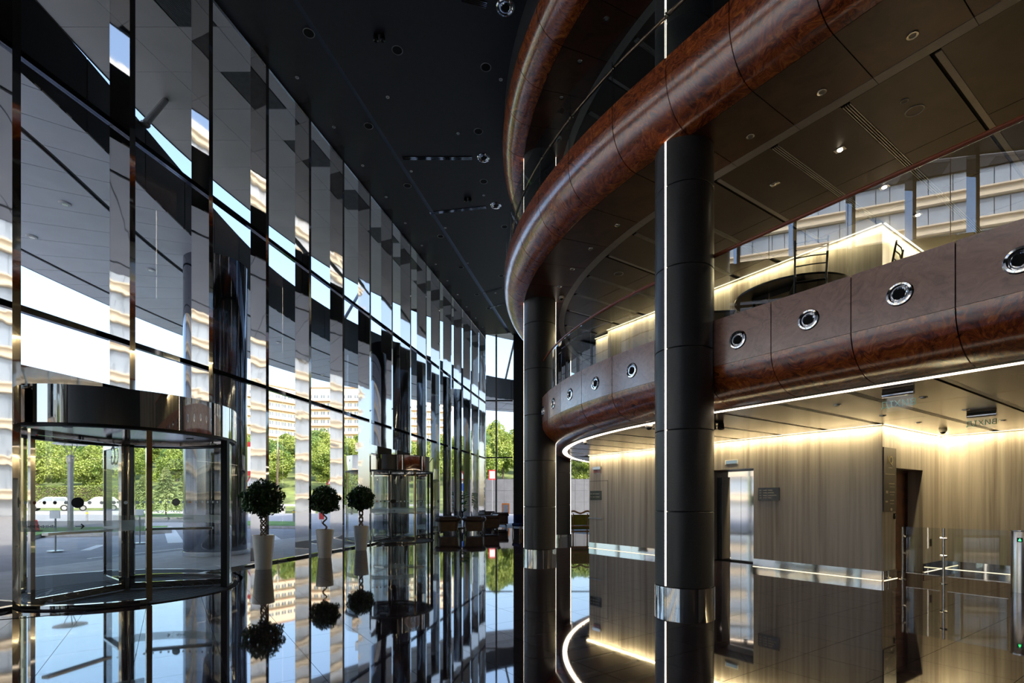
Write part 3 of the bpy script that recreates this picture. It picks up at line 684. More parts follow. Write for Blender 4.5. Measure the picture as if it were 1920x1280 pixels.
def ball_pts(c, rx, rz, inner=0.55):
    def fn(rng, n):
        d = rng.normal(size=(n, 3)); d /= np.linalg.norm(d, axis=1)[:, None]; r = rng.uniform(inner ** 3, 1, n) ** (1 / 3)
        bumps = 1 + 0.12 * np.sin(d[:, 0] * 7 + 1) * np.cos(d[:, 1] * 6) + 0.08 * np.sin(d[:, 2] * 9)
        return np.array(c) + d * (r * bumps)[:, None] * np.array([rx, rx, rz])
    return fn
def potted_tree(px, by, style, label, crown_r, cz):
    Yf = F * H / (by - HY) + 0.15; x = (px - PX) / F * Yf
    root = thing('potted_tree', label, 'potted tree', (x, Yf, 0), random.Random(px).random() * 6)
    MB().lathe([(0.0, 0.0), (0.155, 0.0), (0.165, 0.02), (0.222, 0.70), (0.226, 0.74), (0.208, 0.74), (0.203, 0.69)], 40).build('pot', 'pot_white', root, smooth=True, local=True)
    MB().lathe([(0, 0.70), (0.203, 0.69)], 24).build('soil', 'soil', root, local=True)
    zt = cz - crown_r * 0.6
    if style == 'braid':
        for k in range(4):
            path = [(0.055 * math.cos(k * math.pi / 2 + i * 0.55), 0.055 * math.sin(k * math.pi / 2 + i * 0.55) * (1 if k % 2 else -1), 0.68 + (zt - 0.68) * i / 18) for i in range(19)]
            MB().tube(path, 0.016, 7).build('trunk_stem', 'bark', root, smooth=True, local=True)
    else:
        path = [(0.045 * math.cos(i * 0.62) * (1 if i > 1 else i), 0.045 * math.sin(i * 0.62) * (1 if i > 1 else i), 0.68 + (zt - 0.68) * i / 24) for i in range(25)]
        MB().tube(path, [0.026 - 0.0004 * i for i in range(25)], 8).build('trunk_stem', 'bark', root, smooth=True, local=True)
    for k in range(6):
        a = k * 1.05; MB().tube([(0, 0, zt - 0.02), (crown_r * 0.35 * math.cos(a), crown_r * 0.35 * math.sin(a), cz), (crown_r * 0.7 * math.cos(a), crown_r * 0.7 * math.sin(a), cz + 0.1)], [0.014, 0.009, 0.004], 5).build('branch', 'bark', root, local=True)
    V = leaf_cloud(3800, ball_pts((0, 0, cz), crown_r * 0.93, crown_r * 0.88, 0.3), 0.075, px, 0.5)
    o = inst(quads_mesh('foliage', V, 'ficus_leaf'), 'foliage', root); o['kind'] = 'stuff'
    return root
potted_tree(494, 1068, 'braid', 'round crowned ficus with braided trunk in a white pot beside the large revolving door', 0.45, 1.53)
potted_tree(609, 1046, 'spiral', 'ficus with single corkscrew trunk in a tall white pot', 0.41, 1.50)
potted_tree(677, 1032, 'braid', 'ficus with slim braided trunk in a white pot next to the farther revolving door', 0.42, 1.55)

# ------------------------------------------------------------------ lounge seats
def tub_chair(loc, rz, label, s=1.0, group=None):
    """low buttoned leather chair: rolled back and arms at one height, upright body, cabriole legs; local -y is the back"""
    root = thing('leather_armchair', label, 'armchair', loc, rz, group)
    w, d = 0.44 * s, 0.40 * s; zb, zt = 0.13, 0.60
    def outline(off, n=8):
        r = 0.25; P = []
        for cx, cy, a0 in ((w - r, d - r, 0), (-(w - r), d - r, 90), (-(w - r), -(d - r), 180), (w - r, -(d - r), 270)):
            for i in range(n + 1): a = math.radians(a0 + 90 * i / n); P.append((cx + (r + off) * math.cos(a), cy + (r + off) * math.sin(a)))
        return P
    O = outline(0); m = MB(); n = len(O)
    m.add([(x * 0.88, y * 0.88, zb) for x, y in O] + [(x * 0.96, y * 0.96, zt) for x, y in O], [(i, (i + 1) % n, n + (i + 1) % n, n + i) for i in range(n)] + [tuple(range(n - 1, -1, -1)), tuple(range(n, 2 * n))])
    m.build('body', 'leather_body', root, smooth=True, local=True)
    # rolled rim round back and sides, open at the front (+y)
    path = [p for p in outline(0.0)]; k = len(path)
    start = 6; path = path[start + 3:] + path[:start + 3]; path = path[:k - 0]
    ring = [(x * 0.93, y * 0.93, zt + 0.07) for x, y in path]
    m = MB(); rr = [0.125 + 0.012 * math.cos(i * 2.2) for i in range(len(ring) + 1)]
    m.tube(ring + [ring[0]], rr, 10); m.build('rolled_rim', 'leather_brown', root, smooth=True, local=True)
    m = MB(); m.box((0, 0.05, zt + 0.02), (w * 1.5, d * 1.5, 0.12)); m.build('cushion', 'leather_brown', root, local=True, bevel=0.04)
    for i, (x, y, z) in enumerate(ring[::3]):
        MB().ball((x * 1.12, y * 1.12, z + 0.10), 0.02, 0.018, 0.012, 6, 4).build('button', 'leather_brown', root, local=True)
    for sx in (-1, 1):
        for sy in (-1, 1):
            p = (sx * (w - 0.10), sy * (d - 0.10))
            MB().tube([(p[0], p[1], 0.15), (p[0] + sx * 0.035, p[1] + sy * 0.035, 0.09), (p[0] + sx * 0.01, p[1] + sy * 0.01, 0.04), (p[0] + sx * 0.03, p[1] + sy * 0.03, 0.0)], [0.035, 0.028, 0.016, 0.02], 7).build('leg', 'wood_leg', root, smooth=True, local=True)
    return root
def ground(px, py): Y = F * H / (py - HY); return ((px - PX) / F * Y, Y, 0)
tub_chair(ground(839, 1000), 0.25, 'low buttoned brown leather chair beside the steel fins, on the window side of its twin', 1.12)
tub_chair(ground(889, 1000), 0.15, 'low buttoned brown leather chair standing between its twin and the scroll armed armchair')
def club_chair(loc, rz, label, mat='leather_brown', body='leather_body'):
    root = thing('club_armchair', label, 'armchair', loc, rz); L = dict(local=True)
    MB().box((0, 0.02, 0.30), (0.72, 0.72, 0.30)).build('seat_base', body, root, bevel=0.04, **L)
    MB().box((0, 0.06, 0.47), (0.56, 0.60, 0.12)).build('seat_cushion', mat, root, bevel=0.04, **L)
    m = MB(); m.box((0, -0.34, 0.50), (0.86, 0.14, 0.50)); m.build('backrest', mat, root, bevel=0.05, **L)
    MB().tube([(-0.45, -0.37, 0.76), (0.45, -0.37, 0.76)], 0.085, 12).build('back_roll', mat, root, smooth=True, **L)
    for sx in (-1, 1):
        a = MB().box((sx * 0.38, 0.0, 0.42), (0.13, 0.76, 0.46)).build('arm', body, root, bevel=0.04, **L)
        MB().tube([(sx * 0.40, -0.38, 0.70), (sx * 0.40, 0.40, 0.70)], 0.085, 12).build('arm_scroll', mat, a, smooth=True, **L)
        for sy in (-1, 1): MB().tube([(sx * 0.34, sy * 0.32, 0.16), (sx * 0.36, sy * 0.34, 0.07), (sx * 0.35, sy * 0.33, 0)], [0.035, 0.022, 0.025], 7).build('leg', 'wood_leg', root, smooth=True, **L)
    return root
club_chair(ground(917, 996), 1.9, 'brown leather armchair with scrolled arms beside the buttoned chairs')
club_chair(ground(937, 988), 0.1, 'flat backed brown leather armchair in the rear of the lounge, its back to the hall')
club_chair(ground(889, 985.5), 2.6, 'dark brown armchair behind the buttoned chairs near the fiddle leaf plant')
club_chair(ground(913, 984), 3.1, 'dark armchair in the lounge between the rear armchairs and the end window')
def blue_chair(loc, rz, label):
    root = thing('velvet_chair', label, 'chair', loc, rz); L = dict(local=True)
    MB().box((0, 0, 0.44), (0.58, 0.56, 0.14)).build('seat', 'blue_velvet', root, bevel=0.05, **L)
    m = MB(); m.lathe([(0.27, 0.50), (0.36, 0.50), (0.38, 0.84), (0.34, 0.88), (0.29, 0.84)], 20, closed=True, a0=math.radians(165), a1=math.radians(375)); m.build('curved_back', 'blue_velvet', root, smooth=True, **L)
    for sx in (-1, 1):
        for sy in (-1, 1): MB().tube([(sx * 0.24, sy * 0.22, 0.40), (sx * 0.27, sy * 0.25, 0)], [0.026, 0.016], 7).build('leg', 'gilt_wood', root, smooth=True, **L)
    return root
blue_chair(ground(976, 1002), 2.2, 'dark blue velvet chair with wooden legs beside the round column')
blue_chair(ground(872, 986.5), 2.6, 'blue velvet chair mostly hidden behind the buttoned leather chairs')
def settee(loc, rz):
    root = thing('carved_settee', 'carved gilt wood settee with olive green back panel seen from behind', 'settee', loc, rz); L = dict(local=True)
    w = 0.85
    for x in (-w, -0.28, 0.28, w): MB().tube([(x, 0.25, 0.0), (x, 0.22, 0.45), (x, 0.28, 1.0)], [0.022, 0.028, 0.022], 7).build('rear_leg', 'gilt_wood', root, smooth=True, **L)
    for x in (-w, w): MB().tube([(x, -0.35, 0.0), (x, -0.33, 0.42)], [0.02, 0.03], 7).build('front_leg', 'gilt_wood', root, smooth=True, **L)
    MB().tube([(-w + 2 * w * i / 24, 0.28, 1.0 + 0.05 * math.cos(i / 24 * 2 * math.pi * 3) + 0.05 * math.sin(i / 24 * math.pi)) for i in range(25)], 0.035, 8).build('crest_rail', 'gilt_wood', root, smooth=True, **L)
    for z in (0.50, 0.30): MB().box((0, 0.24, z), (2 * w, 0.05, 0.06)).build('rail', 'gilt_wood', root, **L)
    for i in range(3): MB().box((-0.565 + 0.565 * i, 0.26, 0.75), (0.52, 0.04, 0.42)).build('back_panel', 'green_velvet', root, bevel=0.015, **L)
    MB().box((0, -0.05, 0.44), (2 * w - 0.05, 0.6, 0.12)).build('seat', 'green_velvet', root, bevel=0.04, **L)
    return root
settee((2.62, 19.9, 0), math.radians(186))
# fiddle leaf plant
fp = thing('fiddle_leaf_plant', 'upright fiddle leaf plant with broad glossy leaves behind the buttoned chairs', 'plant', ground(858, 990))
MB().lathe([(0, 0), (0.16, 0), (0.2, 0.36), (0.18, 0.36)], 20).build('pot', 'matt_black', fp, smooth=True, local=True)
rng = random.Random(5)
for k in range(3):
    a = k * 2.1; MB().tube([(0.03 * math.cos(a), 0.03 * math.sin(a), 0.34), (0.08 * math.cos(a), 0.08 * math.sin(a), 0.9), (0.13 * math.cos(a), 0.13 * math.sin(a), 1.45)], [0.014, 0.011, 0.006], 6).build('stem', 'bark', fp, local=True)
for k in range(46):
    z = 0.75 + 1.05 * (k / 46) ** 0.9; a = k * 2.4; r0 = 0.1 * (z - 0.3); tilt = rng.uniform(0.55, 1.25); Lf = rng.uniform(0.30, 0.42); Wf = Lf * 0.40
    d = Vector((math.cos(a) * math.cos(tilt), math.sin(a) * math.cos(tilt), math.sin(tilt))); e = Vector((-math.sin(a), math.cos(a), 0)); up = d.cross(e)
    o_ = Vector((r0 * math.cos(a), r0 * math.sin(a), z)); P = []
    prof_ = [(0, 0.04), (0.15, 0.30), (0.35, 0.55), (0.6, 0.95), (0.8, 0.95), (0.94, 0.55), (1.0, 0.05)]
    for t_, w_ in prof_:
        c_ = o_ + d * (0.05 + Lf * t_) - Vector((0, 0, 0.10 * t_ * t_))
        P += [tuple(c_ - e * Wf * w_ - up * 0.02 * w_), tuple(c_), tuple(c_ + e * Wf * w_ - up * 0.02 * w_)]
    MB().add(P, [(3 * i + j, 3 * i + j + 1, 3 * i + j + 4, 3 * i + j + 3) for i in range(6) for j in range(2)]).build('leaf', 'fiddle_leaf', fp, smooth=True, local=True, recalc=False)

# ------------------------------------------------------------------ fittings of the stone wall
def on_wall(px, py):                 # a point on the elevator wall (v = VW)
    k = (px - PX) / F; a = CXY + VW * NN
    u = (a[0] - k * a[1]) / (k * D1[1] - D1[0]); x, y = UV(u, VW); return u, H + (HY - py) * y / F
def on_side(px, py):                 # a point on the recess side wall (u = UW0)
    k = (px - PX) / F; a = CXY + UW0 * D1
    v = (a[0] - k * a[1]) / (k * NN[1] - NN[0]); x, y = UV(UW0, v); return v, H + (HY - py) * y / F
def wall_box(m, u0, u1, z0, z1, th, base=0.0): m.prism(RL([(u0, VW + base), (u1, VW + base), (u1, VW + base + th), (u0, VW + base + th)]), z0, z1); return m
# lift
lf = tag(empty('door_1', R((EO0 + EO1) / 2, VW - ED, 0)), kind='structure')
fr = 0.10; vb = VW - ED
def lbox(u0, u1, z0, z1, v0, v1): return MB().prism(RL([(u0, v0), (u1, v0), (u1, v1), (u0, v1)]), z0, z1)
lbox(EO0 + 0.01, EO1 - 0.01, EH - 0.16, EH - 0.01, vb - 0.05, vb + 0.04).build('door_head', 'lift_steel', lf)
lbox(EO0 + 0.01, EO0 + fr, 0.0, EH - 0.16, vb - 0.05, vb + 0.04).build('door_jamb', 'lift_steel', lf)
lbox(EO1 - fr, EO1 - 0.01, 0.0, EH - 0.16, vb - 0.05, vb + 0.04).build('door_jamb', 'dark_mirror', lf)
um = (EO0 + EO1) / 2
lbox(EO0 + fr, um - 0.003, 0.01, EH - 0.16, vb - 0.06, vb).build('door_leaf', 'lift_steel', lf)
lbox(um + 0.003, EO1 - fr, 0.01, EH - 0.16, vb - 0.06, vb).build('door_leaf', 'lift_steel', lf)
lbox(EO0, EO1, 0.0, EH, vb - 0.3, vb - 0.08).build('shaft_back', 'matt_black', lf)
u_, z_ = on_wall(1372, 866); ds = thing('lift_display', 'small framed floor display above the lift door', 'display', R(u_, VW, z_))
wall_box(MB(), u_ - 0.17, u_ + 0.17, z_ - 0.055, z_ + 0.055, 0.012).build('bezel', 'white_paint', ds); wall_box(MB(), u_ - 0.145, u_ + 0.145, z_ - 0.035, z_ + 0.035, 0.004, 0.012).build('screen', 'screen_grey', ds)
def plaque(px0, px1, py0, py1, label, rows):
    u1, z1 = on_wall(px0, py0); u0, z0 = on_wall(px1, py1); zc = (z0 + z1) / 2
    _, zt = on_wall((px0 + px1) / 2, py0); _, zb = on_wall((px0 + px1) / 2, py1)
    o = thing('wall_plaque', label, 'sign', R((u0 + u1) / 2, VW, zb)); wall_box(MB(), u0, u1, zb, zt, 0.015).build('plate', 'gloss_black', o)
    rr = random.Random(px0)
    for k in range(rows):
        zz = zt - (zt - zb) * (k + 1) / (rows + 1)
        for a, b_ in ((0.06, 0.16), (0.24, 0.42), (0.47, 0.62 + 0.3 * rr.random())): wall_box(MB(), u1 - (u1 - u0) * b_, u1 - (u1 - u0) * a, zz - 0.008, zz + 0.008, 0.002, 0.015).build('print_row', 'print_pale', o)
plaque(1422, 1462, 914, 938, 'black information plaque on the stone wall beside the lift door', 4)
plaque(1107, 1128, 920, 937, 'black direction plaque on the hidden door at the far end of the stone wall', 2)
u_, z_ = on_wall(1121, 878); es = thing('exit_light', 'grey lamp bar with small red exit plate on the far end of the stone wall', 'exit sign', R(u_, VW, z_))
wall_box(MB(), u_ - 0.17, u_ + 0.17, z_ - 0.03, z_ + 0.05, 0.07).build('housing', 'satin_steel', es); wall_box(MB(), u_ - 0.15, u_ + 0.15, z_ - 0.17, z_ - 0.03, 0.006, 0.03).build('plate', 'sign_glass', es)
me = text_mesh('ВИХІД', 0.10, 'sign_red'); o = inst(me, 'lettering', es, Vector(R(u_, VW + 0.045, z_ - 0.10)) - wloc(es)); o.rotation_euler = (math.pi / 2, 0, ANG_D1 + math.pi)
# hidden door: fine joints and a bar handle
hd = tag(empty('door_2', R(6.4, VW, 0)), kind='structure')
u1_, _ = on_wall(1104, 972); u0_, zz_ = on_wall(1131, 972)
ud, zd = on_wall(1140, 901)
wall_box(MB(), ud, ud + 0.012, 0.18, zd, 0.002).build('door_joint', 'matt_black', hd); wall_box(MB(), ud, UW1 - 0.02, zd, zd + 0.012, 0.002).build('door_joint', 'matt_black', hd)
x0, y0 = UV(u0_, VW + 0.05); x1, y1 = UV(u1_ - 0.03, VW + 0.05)
MB().tube([(x0, y0, zz_), (x1, y1, zz_)], 0.014, 8).build('bar_handle', 'satin_steel', hd, smooth=True)
# recess: directory panel, card reader, door
v0_, zt_ = on_side(1656, 848); v1_, zb_ = on_side(1679, 958)
dp = thing('directory_panel', 'tall dark bronze directory panel beside the recessed wooden door', 'sign', R(UW0, (v0_ + v1_) / 2, zb_))
def side_box(m, v0, v1, z0, z1, th, base=0.0): m.prism(RL([(UW0 - base, v0), (UW0 - base, v1), (UW0 - base - th, v1), (UW0 - base - th, v0)]), z0, z1); return m
va, vb_ = VW - 0.02, 5.49
side_box(MB(), va, vb_, zb_, 2.50, 0.02).build('plate', 'panel_bronze', dp)
for k, (a, b_, z, hh) in enumerate(((0.35, 0.65, 2.12, 0.012), (0.1, 0.9, 2.0, 0.01), (0.40, 0.85, 1.82, 0.016), (0.45, 0.85, 1.76, 0.01), (0.15, 0.32, 1.66, 0.05), (0.45, 0.88, 1.66, 0.016), (0.48, 0.8, 1.61, 0.01), (0.12, 0.3, 1.48, 0.03), (0.48, 0.8, 1.50, 0.014), (0.48, 0.8, 1.44, 0.01), (0.52, 0.66, 1.33, 0.05))):
    side_box(MB(), va - (va - vb_) * a, va - (va - vb_) * b_, z - hh / 2, z + hh / 2, 0.002, 0.02).build('print_row', 'print_pale', dp)
me = text_mesh('IQ', 0.21, 'print_gold'); o = inst(me, 'lettering', dp, Vector(R(UW0 - 0.024, (va + vb_) / 2, 2.26)) - wloc(dp)); o.rotation_euler = (math.pi / 2, 0, ANG_D2)
v_, z_ = on_side(1674, 967); cr = thing('card_reader', 'small black card reader under the directory panel', 'card reader', R(UW0, 5.53, z_)); side_box(MB(), 5.56, 5.50, z_ - 0.06, z_ + 0.05, 0.02).build('housing', 'gloss_black', cr); side_box(MB(), 5.545, 5.515, z_ + 0.005, z_ + 0.03, 0.002, 0.02).build('window', 'window_dark', cr)
d3 = tag(empty('door_3', R(UW0 + 0.3, (DV0 + DV1) / 2, 0)), kind='structure')
def dbox(v0, v1, z0, z1, u0, u1): return MB().prism(RL([(u0, v0), (u0, v1), (u1, v1), (u1, v0)]), z0, z1)
dbox(DV0, DV0 - 0.10, 0, DH, UW0 + 0.26, UW0 + 0.36).build('door_jamb', 'door_wood', d3); dbox(DV1 + 0.02, DV1, 0, DH, UW0 + 0.26, UW0 + 0.36).build('door_jamb', 'door_wood', d3)
dbox(DV0 - 0.10, DV1 + 0.02, DH - 0.05, DH, UW0 + 0.26, UW0 + 0.36).build('door_head', 'door_wood', d3)
lf3 = dbox(DV0 - 0.105, DV1 + 0.025, 0.01, DH - 0.05, UW0 + 0.30, UW0 + 0.35).build('door_leaf', 'door_wood', d3)
hx = DV0 - 0.18; MB().tube([R(UW0 + 0.30, hx, 1.02), R(UW0 + 0.24, hx, 1.02), R(UW0 + 0.24, hx - 0.13, 1.02)], 0.010, 7).build('lever_handle', 'brass_steel', lf3, smooth=True)
MB().tube([R(UW0 + 0.302, hx, 0.94), R(UW0 + 0.285, hx, 0.94)], 0.02, 10).build('lock_rosette', 'brass_steel', lf3)
for v_s, z_s, lb in ((3.62, 0.60, 'black socket low on the stone recess wall behind the glass barrier'),):
    so = thing('wall_socket', lb, 'socket', R(UW0, v_s, z_s)); side_box(MB(), v_s + 0.045, v_s - 0.045, z_s - 0.08, z_s + 0.08, 0.012).build('cover', 'gloss_black', so); side_box(MB(), v_s + 0.02, v_s - 0.02, z_s - 0.02, z_s + 0.02, 0.002, 0.012).build('outlet', 'matt_black', so)

# ------------------------------------------------------------------ glass barrier and turnstile
VB = 5.55
UP = [-1.33, -1.95, -2.88]
bar = []
for k, lb in ((0, 'slim steel barrier post close to the directory panel'), (1, 'slim steel barrier post between two glass barrier panes')):
    o = thing('barrier_post', lb, 'barrier post', R(UP[k], VB, 0)); p = UV(UP[k], VB)
    MB().tube([(*p, 0.0), (*p, 1.0)], 0.021, 14).build('tube', 'satin_steel', o, smooth=True)
    MB().lathe([(0, 0), (0.055, 0), (0.055, 0.012), (0.022, 0.02)], 18, (*p, 0)).build('flange', 'satin_steel', o, smooth=True)
    for z in (0.50, 0.82):
        for s_ in ((-1, 1) if k == 1 else (-1,)):
            q = UV(UP[k] + s_ * 0.05, VB); MB().tube([(*p, z), (*q, z)], 0.022, 12).build('clamp', 'chrome', o, smooth=True)
for k, lb in ((0, 'clear glass barrier pane next to the directory panel'), (1, 'clear glass barrier pane beside the steel turnstile pillar')):
    o = thing('glass_barrier', lb, 'glass barrier', R((UP[k] + UP[k + 1]) / 2, VB, 0.12)); a, b_ = UV(UP[k] - 0.055, VB), UV(UP[k + 1] + (0.055 if k == 0 else 0.08), VB)
    MB().slab(a, b_, 0.01, 0.14, 1.0).build('glass_sheet', 'sign_glass', o)
    c_ = UV((UP[k] + UP[k + 1]) / 2, VB); MB().slab(a, b_, 0.016, 0.13, 0.14).build('edge_seal', 'satin_steel', o)
ts = thing('turnstile_pillar', 'brushed steel turnstile pillar with green arrow light', 'turnstile', R(-2.95, VB, 0)); p = UV(-2.95, VB)
MB().lathe([(0, 0), (0.125, 0), (0.125, 0.985), (0.118, 1.0), (0, 1.0)], 32, (*p, 0)).build('body', 'satin_steel', ts, smooth=True)
MB().lathe([(0.0, 1.0), (0.135, 1.0), (0.135, 1.012), (0, 1.015)], 32, (*p, 0)).build('cap', 'chrome', ts, smooth=True)
ca = math.atan2(-p[1], -p[0]) - 0.1; M3 = Matrix.Rotation(ca, 3, 'Z')
m = MB(); m.box((p[0] + 0.124 * math.cos(ca), p[1] + 0.124 * math.sin(ca), 0.86), (0.008, 0.07, 0.07), ca); sg = m.build('signal_window', 'gloss_black', ts)
m = MB()
for dz, w_ in ((0.016, 0.012), (0.006, 0.02), (-0.004, 0.026), (-0.014, 0.034)): m.box((p[0] + 0.1295 * math.cos(ca), p[1] + 0.1295 * math.sin(ca), 0.86 + dz), (0.003, w_, 0.008), ca)
m.build('arrow_light', 'led_green', sg)
MB().tube([(*p, 0.80), (*UV(-3.5, VB), 0.80)], 0.018, 10).build('swing_arm', 'chrome', ts, smooth=True)

# ------------------------------------------------------------------ hanging exit signs (lettered on the side that faces away)
def exit_sign(u, v, w, label, mat):
    o = thing('exit_sign', label, 'exit sign', R(u, v, Z1 - 0.3))
    MB().prism(RL([(u - w / 2, v - 0.02), (u + w / 2, v - 0.02), (u + w / 2, v + 0.02), (u - w / 2, v + 0.02)]), Z1 - 0.03, Z1 - 0.002).build('ceiling_mount', 'matt_black', o)
    MB().tube([R(u - w / 2, v, Z1 - 0.06), R(u + w / 2, v, Z1 - 0.06)], 0.034, 12).build('housing', 'chrome', o, smooth=True)
    MB().slab(UV(u - w / 2 + 0.01, v), UV(u + w / 2 - 0.01, v), 0.008, Z1 - 0.28, Z1 - 0.08).build('glass_plate', 'sign_glass', o)
    me = text_mesh('ВИХІД', 0.115, mat); q = inst(me, 'lettering', o, Vector(R(u, v - 0.006, Z1 - 0.19)) - wloc(o)); q.rotation_euler = (math.pi / 2, 0, ANG_D1)
exit_sign(-2.55, 9.38, 0.34, 'clear hanging exit sign with pale letters just inside the strip light', 'sign_teal')
exit_sign(-2.65, 6.35, 0.36, 'clear hanging exit sign with green letters near the recess wall', 'sign_green')

# ------------------------------------------------------------------ cameras
def dome_camera(loc, label, s=1.0):
    o = thing('dome_camera', label, 'security camera', loc)
    MB().lathe([(0, 0), (0.075 * s, 0), (0.078 * s, -0.02), (0.07 * s, -0.05), (0.055 * s, -0.06)], 20, loc).build('housing', 'white_paint', o, smooth=True)
    MB().ball((loc[0], loc[1], loc[2] - 0.065 * s), 0.055 * s, 0.055 * s, 0.05 * s, 14, 8).build('dome', 'gloss_black', o, smooth=True)
dome_camera(at(1217, 795, Z1), 'white dome camera under the lower balcony beside the lit column')
dome_camera(at(1768, 804, Z1), 'white dome camera in the corner of the lit stone recess', 0.9)
dome_camera(at(1098, 826, Z1), 'white dome camera under the lower balcony near the far stone corner', 0.8)
dome_camera(at(1053, 556, Z2), 'white dome camera under the middle balcony beside the round column', 0.9)
dome_camera(at(1048, 258, Z3), 'white dome camera under the topmost balcony beside the round column', 0.9)

# ------------------------------------------------------------------ table and chairs on the lower balcony
TU, TV = -0.85, 8.72
tb = thing('round_table', 'big black round table on the lower balcony seen from below', 'table', R(TU, TV, 4.11))
n = 40; A_, B_ = 0.85, 0.80
MB().prism([UV(TU + A_ * math.cos(2 * math.pi * i / n), TV + B_ * math.sin(2 * math.pi * i / n)) for i in range(n)], 4.83, 4.86).build('table_top', 'table_black', tb, smooth=True)
for su in (-1, 1): MB().slab(UV(TU + su * 0.4, TV - 0.4), UV(TU + su * 0.4, TV + 0.4), 0.05, 4.75, 4.83).build('cross_rail', 'table_black', tb)
for sv in (-1, 1): MB().slab(UV(TU - 0.4, TV + sv * 0.4), UV(TU + 0.4, TV + sv * 0.4), 0.05, 4.75, 4.83).build('long_rail', 'table_black', tb)
for su in (-1, 1):
    for sv in (-1, 1): MB().tube([R(TU + su * 0.38, TV + sv * 0.38, 4.80), R(TU + su * 0.45, TV + sv * 0.45, 4.11)], 0.022, 8).build('leg', 'table_black', tb, smooth=True)
def ladder_chair(u, v, rz, label):
    o = thing('ladder_chair', label, 'chair', R(u, v, 4.11), ANG_D1 + rz); L = dict(local=True)
    MB().box((0, 0, 0.45), (0.42, 0.42, 0.035)).build('seat', 'table_black', o, bevel=0.01, **L)
    for sx in (-1, 1):
        MB().tube([(sx * 0.19, -0.19, 0.0), (sx * 0.19, -0.20, 0.45), (sx * 0.20, -0.30, 1.0)], 0.014, 8).build('rear_leg', 'table_black', o, smooth=True, **L)
        MB().tube([(sx * 0.19, 0.19, 0.0), (sx * 0.18, 0.18, 0.45)], 0.014, 8).build('front_leg', 'table_black', o, smooth=True, **L)
    for z in (0.66, 0.77, 0.87, 0.96):
        y = -0.20 - 0.10 * (z - 0.45) / 0.55; MB().tube([(-0.195, y, z), (0, y - 0.02, z), (0.195, y, z)], 0.009, 6).build('back_rung', 'table_black', o, **L)
ladder_chair(-0.12, 9.58, math.radians(139), 'black ladder back chair at the round table close to the lit column')
ladder_chair(-1.52, 9.55, math.radians(215), 'black ladder back chair at the round table with its back to the balcony edge')
ladder_chair(-2.00, 8.60, math.radians(278), 'black ladder back chair at the side of the round table away from the column')

# ------------------------------------------------------------------ ceiling fittings
def disc_thing(name, label, cat, loc, r, mats, group, rim=0.3, depth=0.02):
    o = thing(name, label, cat, loc, 0, group)
    MB().lathe([(r * (1 - rim), 0.004), (r * (1 - rim), -0.006), (r, -0.010), (r * 1.03, 0.0)], 24, loc).build('rim', mats[0], o, smooth=True)
    MB().lathe([(0, -0.002), (r * (1 - rim), -0.002), (r * (1 - rim), 0.004), (0, 0.004)], 20, loc).build('opening', mats[1], o)
    return o
for px, py in ((579, 62), (745, 94), (911, 126), (691, 236), (897, 246), (764, 348), (907, 340), (826, 443), (946, 425), (864, 501), (940, 517), (894, 552), (916, 578)):
    loc = at(px, py, ZC - 0.03); disc_thing('recessed_downlight', 'round black recessed downlight with thin grey rim in the black ceiling', 'ceiling light', loc, 0.125, ('pole_grey', 'hole_black'), 'recessed downlights of the black ceiling', 0.12)
for px, py in ((727, 182), (939, 149), (859, 250), (771, 321), (907, 366), (835, 427), (877, 493), (929, 549)):
    disc_thing('smoke_detector', 'tiny white detector dot on the flat black ceiling', 'detector', at(px, py, ZC - 0.032), 0.045, ('white_paint', 'satin_steel'), 'detectors on the flat black ceiling', 0.5)
for px, py in ((557, 145), (626, 238), (680, 310), (724, 369), (760, 418), (791, 460), (817, 495), (839, 526), (858, 552), (875, 575), (892, 596), (905, 613)):
    disc_thing('spot_light', 'tiny white spot on the ceiling band between two steel fins', 'ceiling light', at(px, py, ZC - 0.025), 0.045, ('white_paint', 'satin_steel'), 'spots on the ceiling band by the fins', 0.5)
def ceil_nozzle(px, py, label):
    o = thing('ceiling_nozzle', label, 'ceiling vent', at(px, py, ZC - 0.03)); M4 = Matrix.Rotation(math.pi, 4, 'X')
    a = inst(nzr, 'nozzle_ring', o, (0, 0, 0), 0, (1.55, 1.55, 1.6)); a.rotation_euler = (math.pi, 0, 0); b_ = inst(nzb, 'nozzle_bore', o, (0, 0, 0), 0, (1.55, 1.55, 1.6)); b_.rotation_euler = (math.pi, 0, 0)
ceil_nozzle(948, 14, 'big chrome ceiling nozzle beside the topmost wood edge'); ceil_nozzle(907, 296, 'chrome ceiling nozzle at the end of a level silver slot'); ceil_nozzle(930, 385, 'chrome ceiling nozzle at the end of a slanting silver slot')
def ceil_slot(p0, p1, label):
    a, b_ = at(*p0, ZC - 0.03), at(*p1, ZC - 0.03); L_ = math.hypot(b_[0] - a[0], b_[1] - a[1]); rz = math.atan2(b_[1] - a[1], b_[0] - a[0]); c_ = ((a[0] + b_[0]) / 2, (a[1] + b_[1]) / 2)
    o = thing('ceiling_slot', label, 'ceiling vent', (*c_, ZC - 0.03)); MB().box((*c_, ZC - 0.034), (L_, 0.15, 0.006), rz).build('slot_back', 'hole_black', o)
    for q in range(4):
        off = -0.054 + 0.036 * q; MB().box((c_[0] - math.sin(rz) * off, c_[1] + math.cos(rz) * off, ZC - 0.043), (L_, 0.016, 0.012), rz).build('blade', 'chrome', o)
ceil_slot((755, 296), (885, 296), 'silver slot vent parallel to the end window in the black ceiling'); ceil_slot((806, 399), (911, 388), 'slanting silver slot vent in the black ceiling')
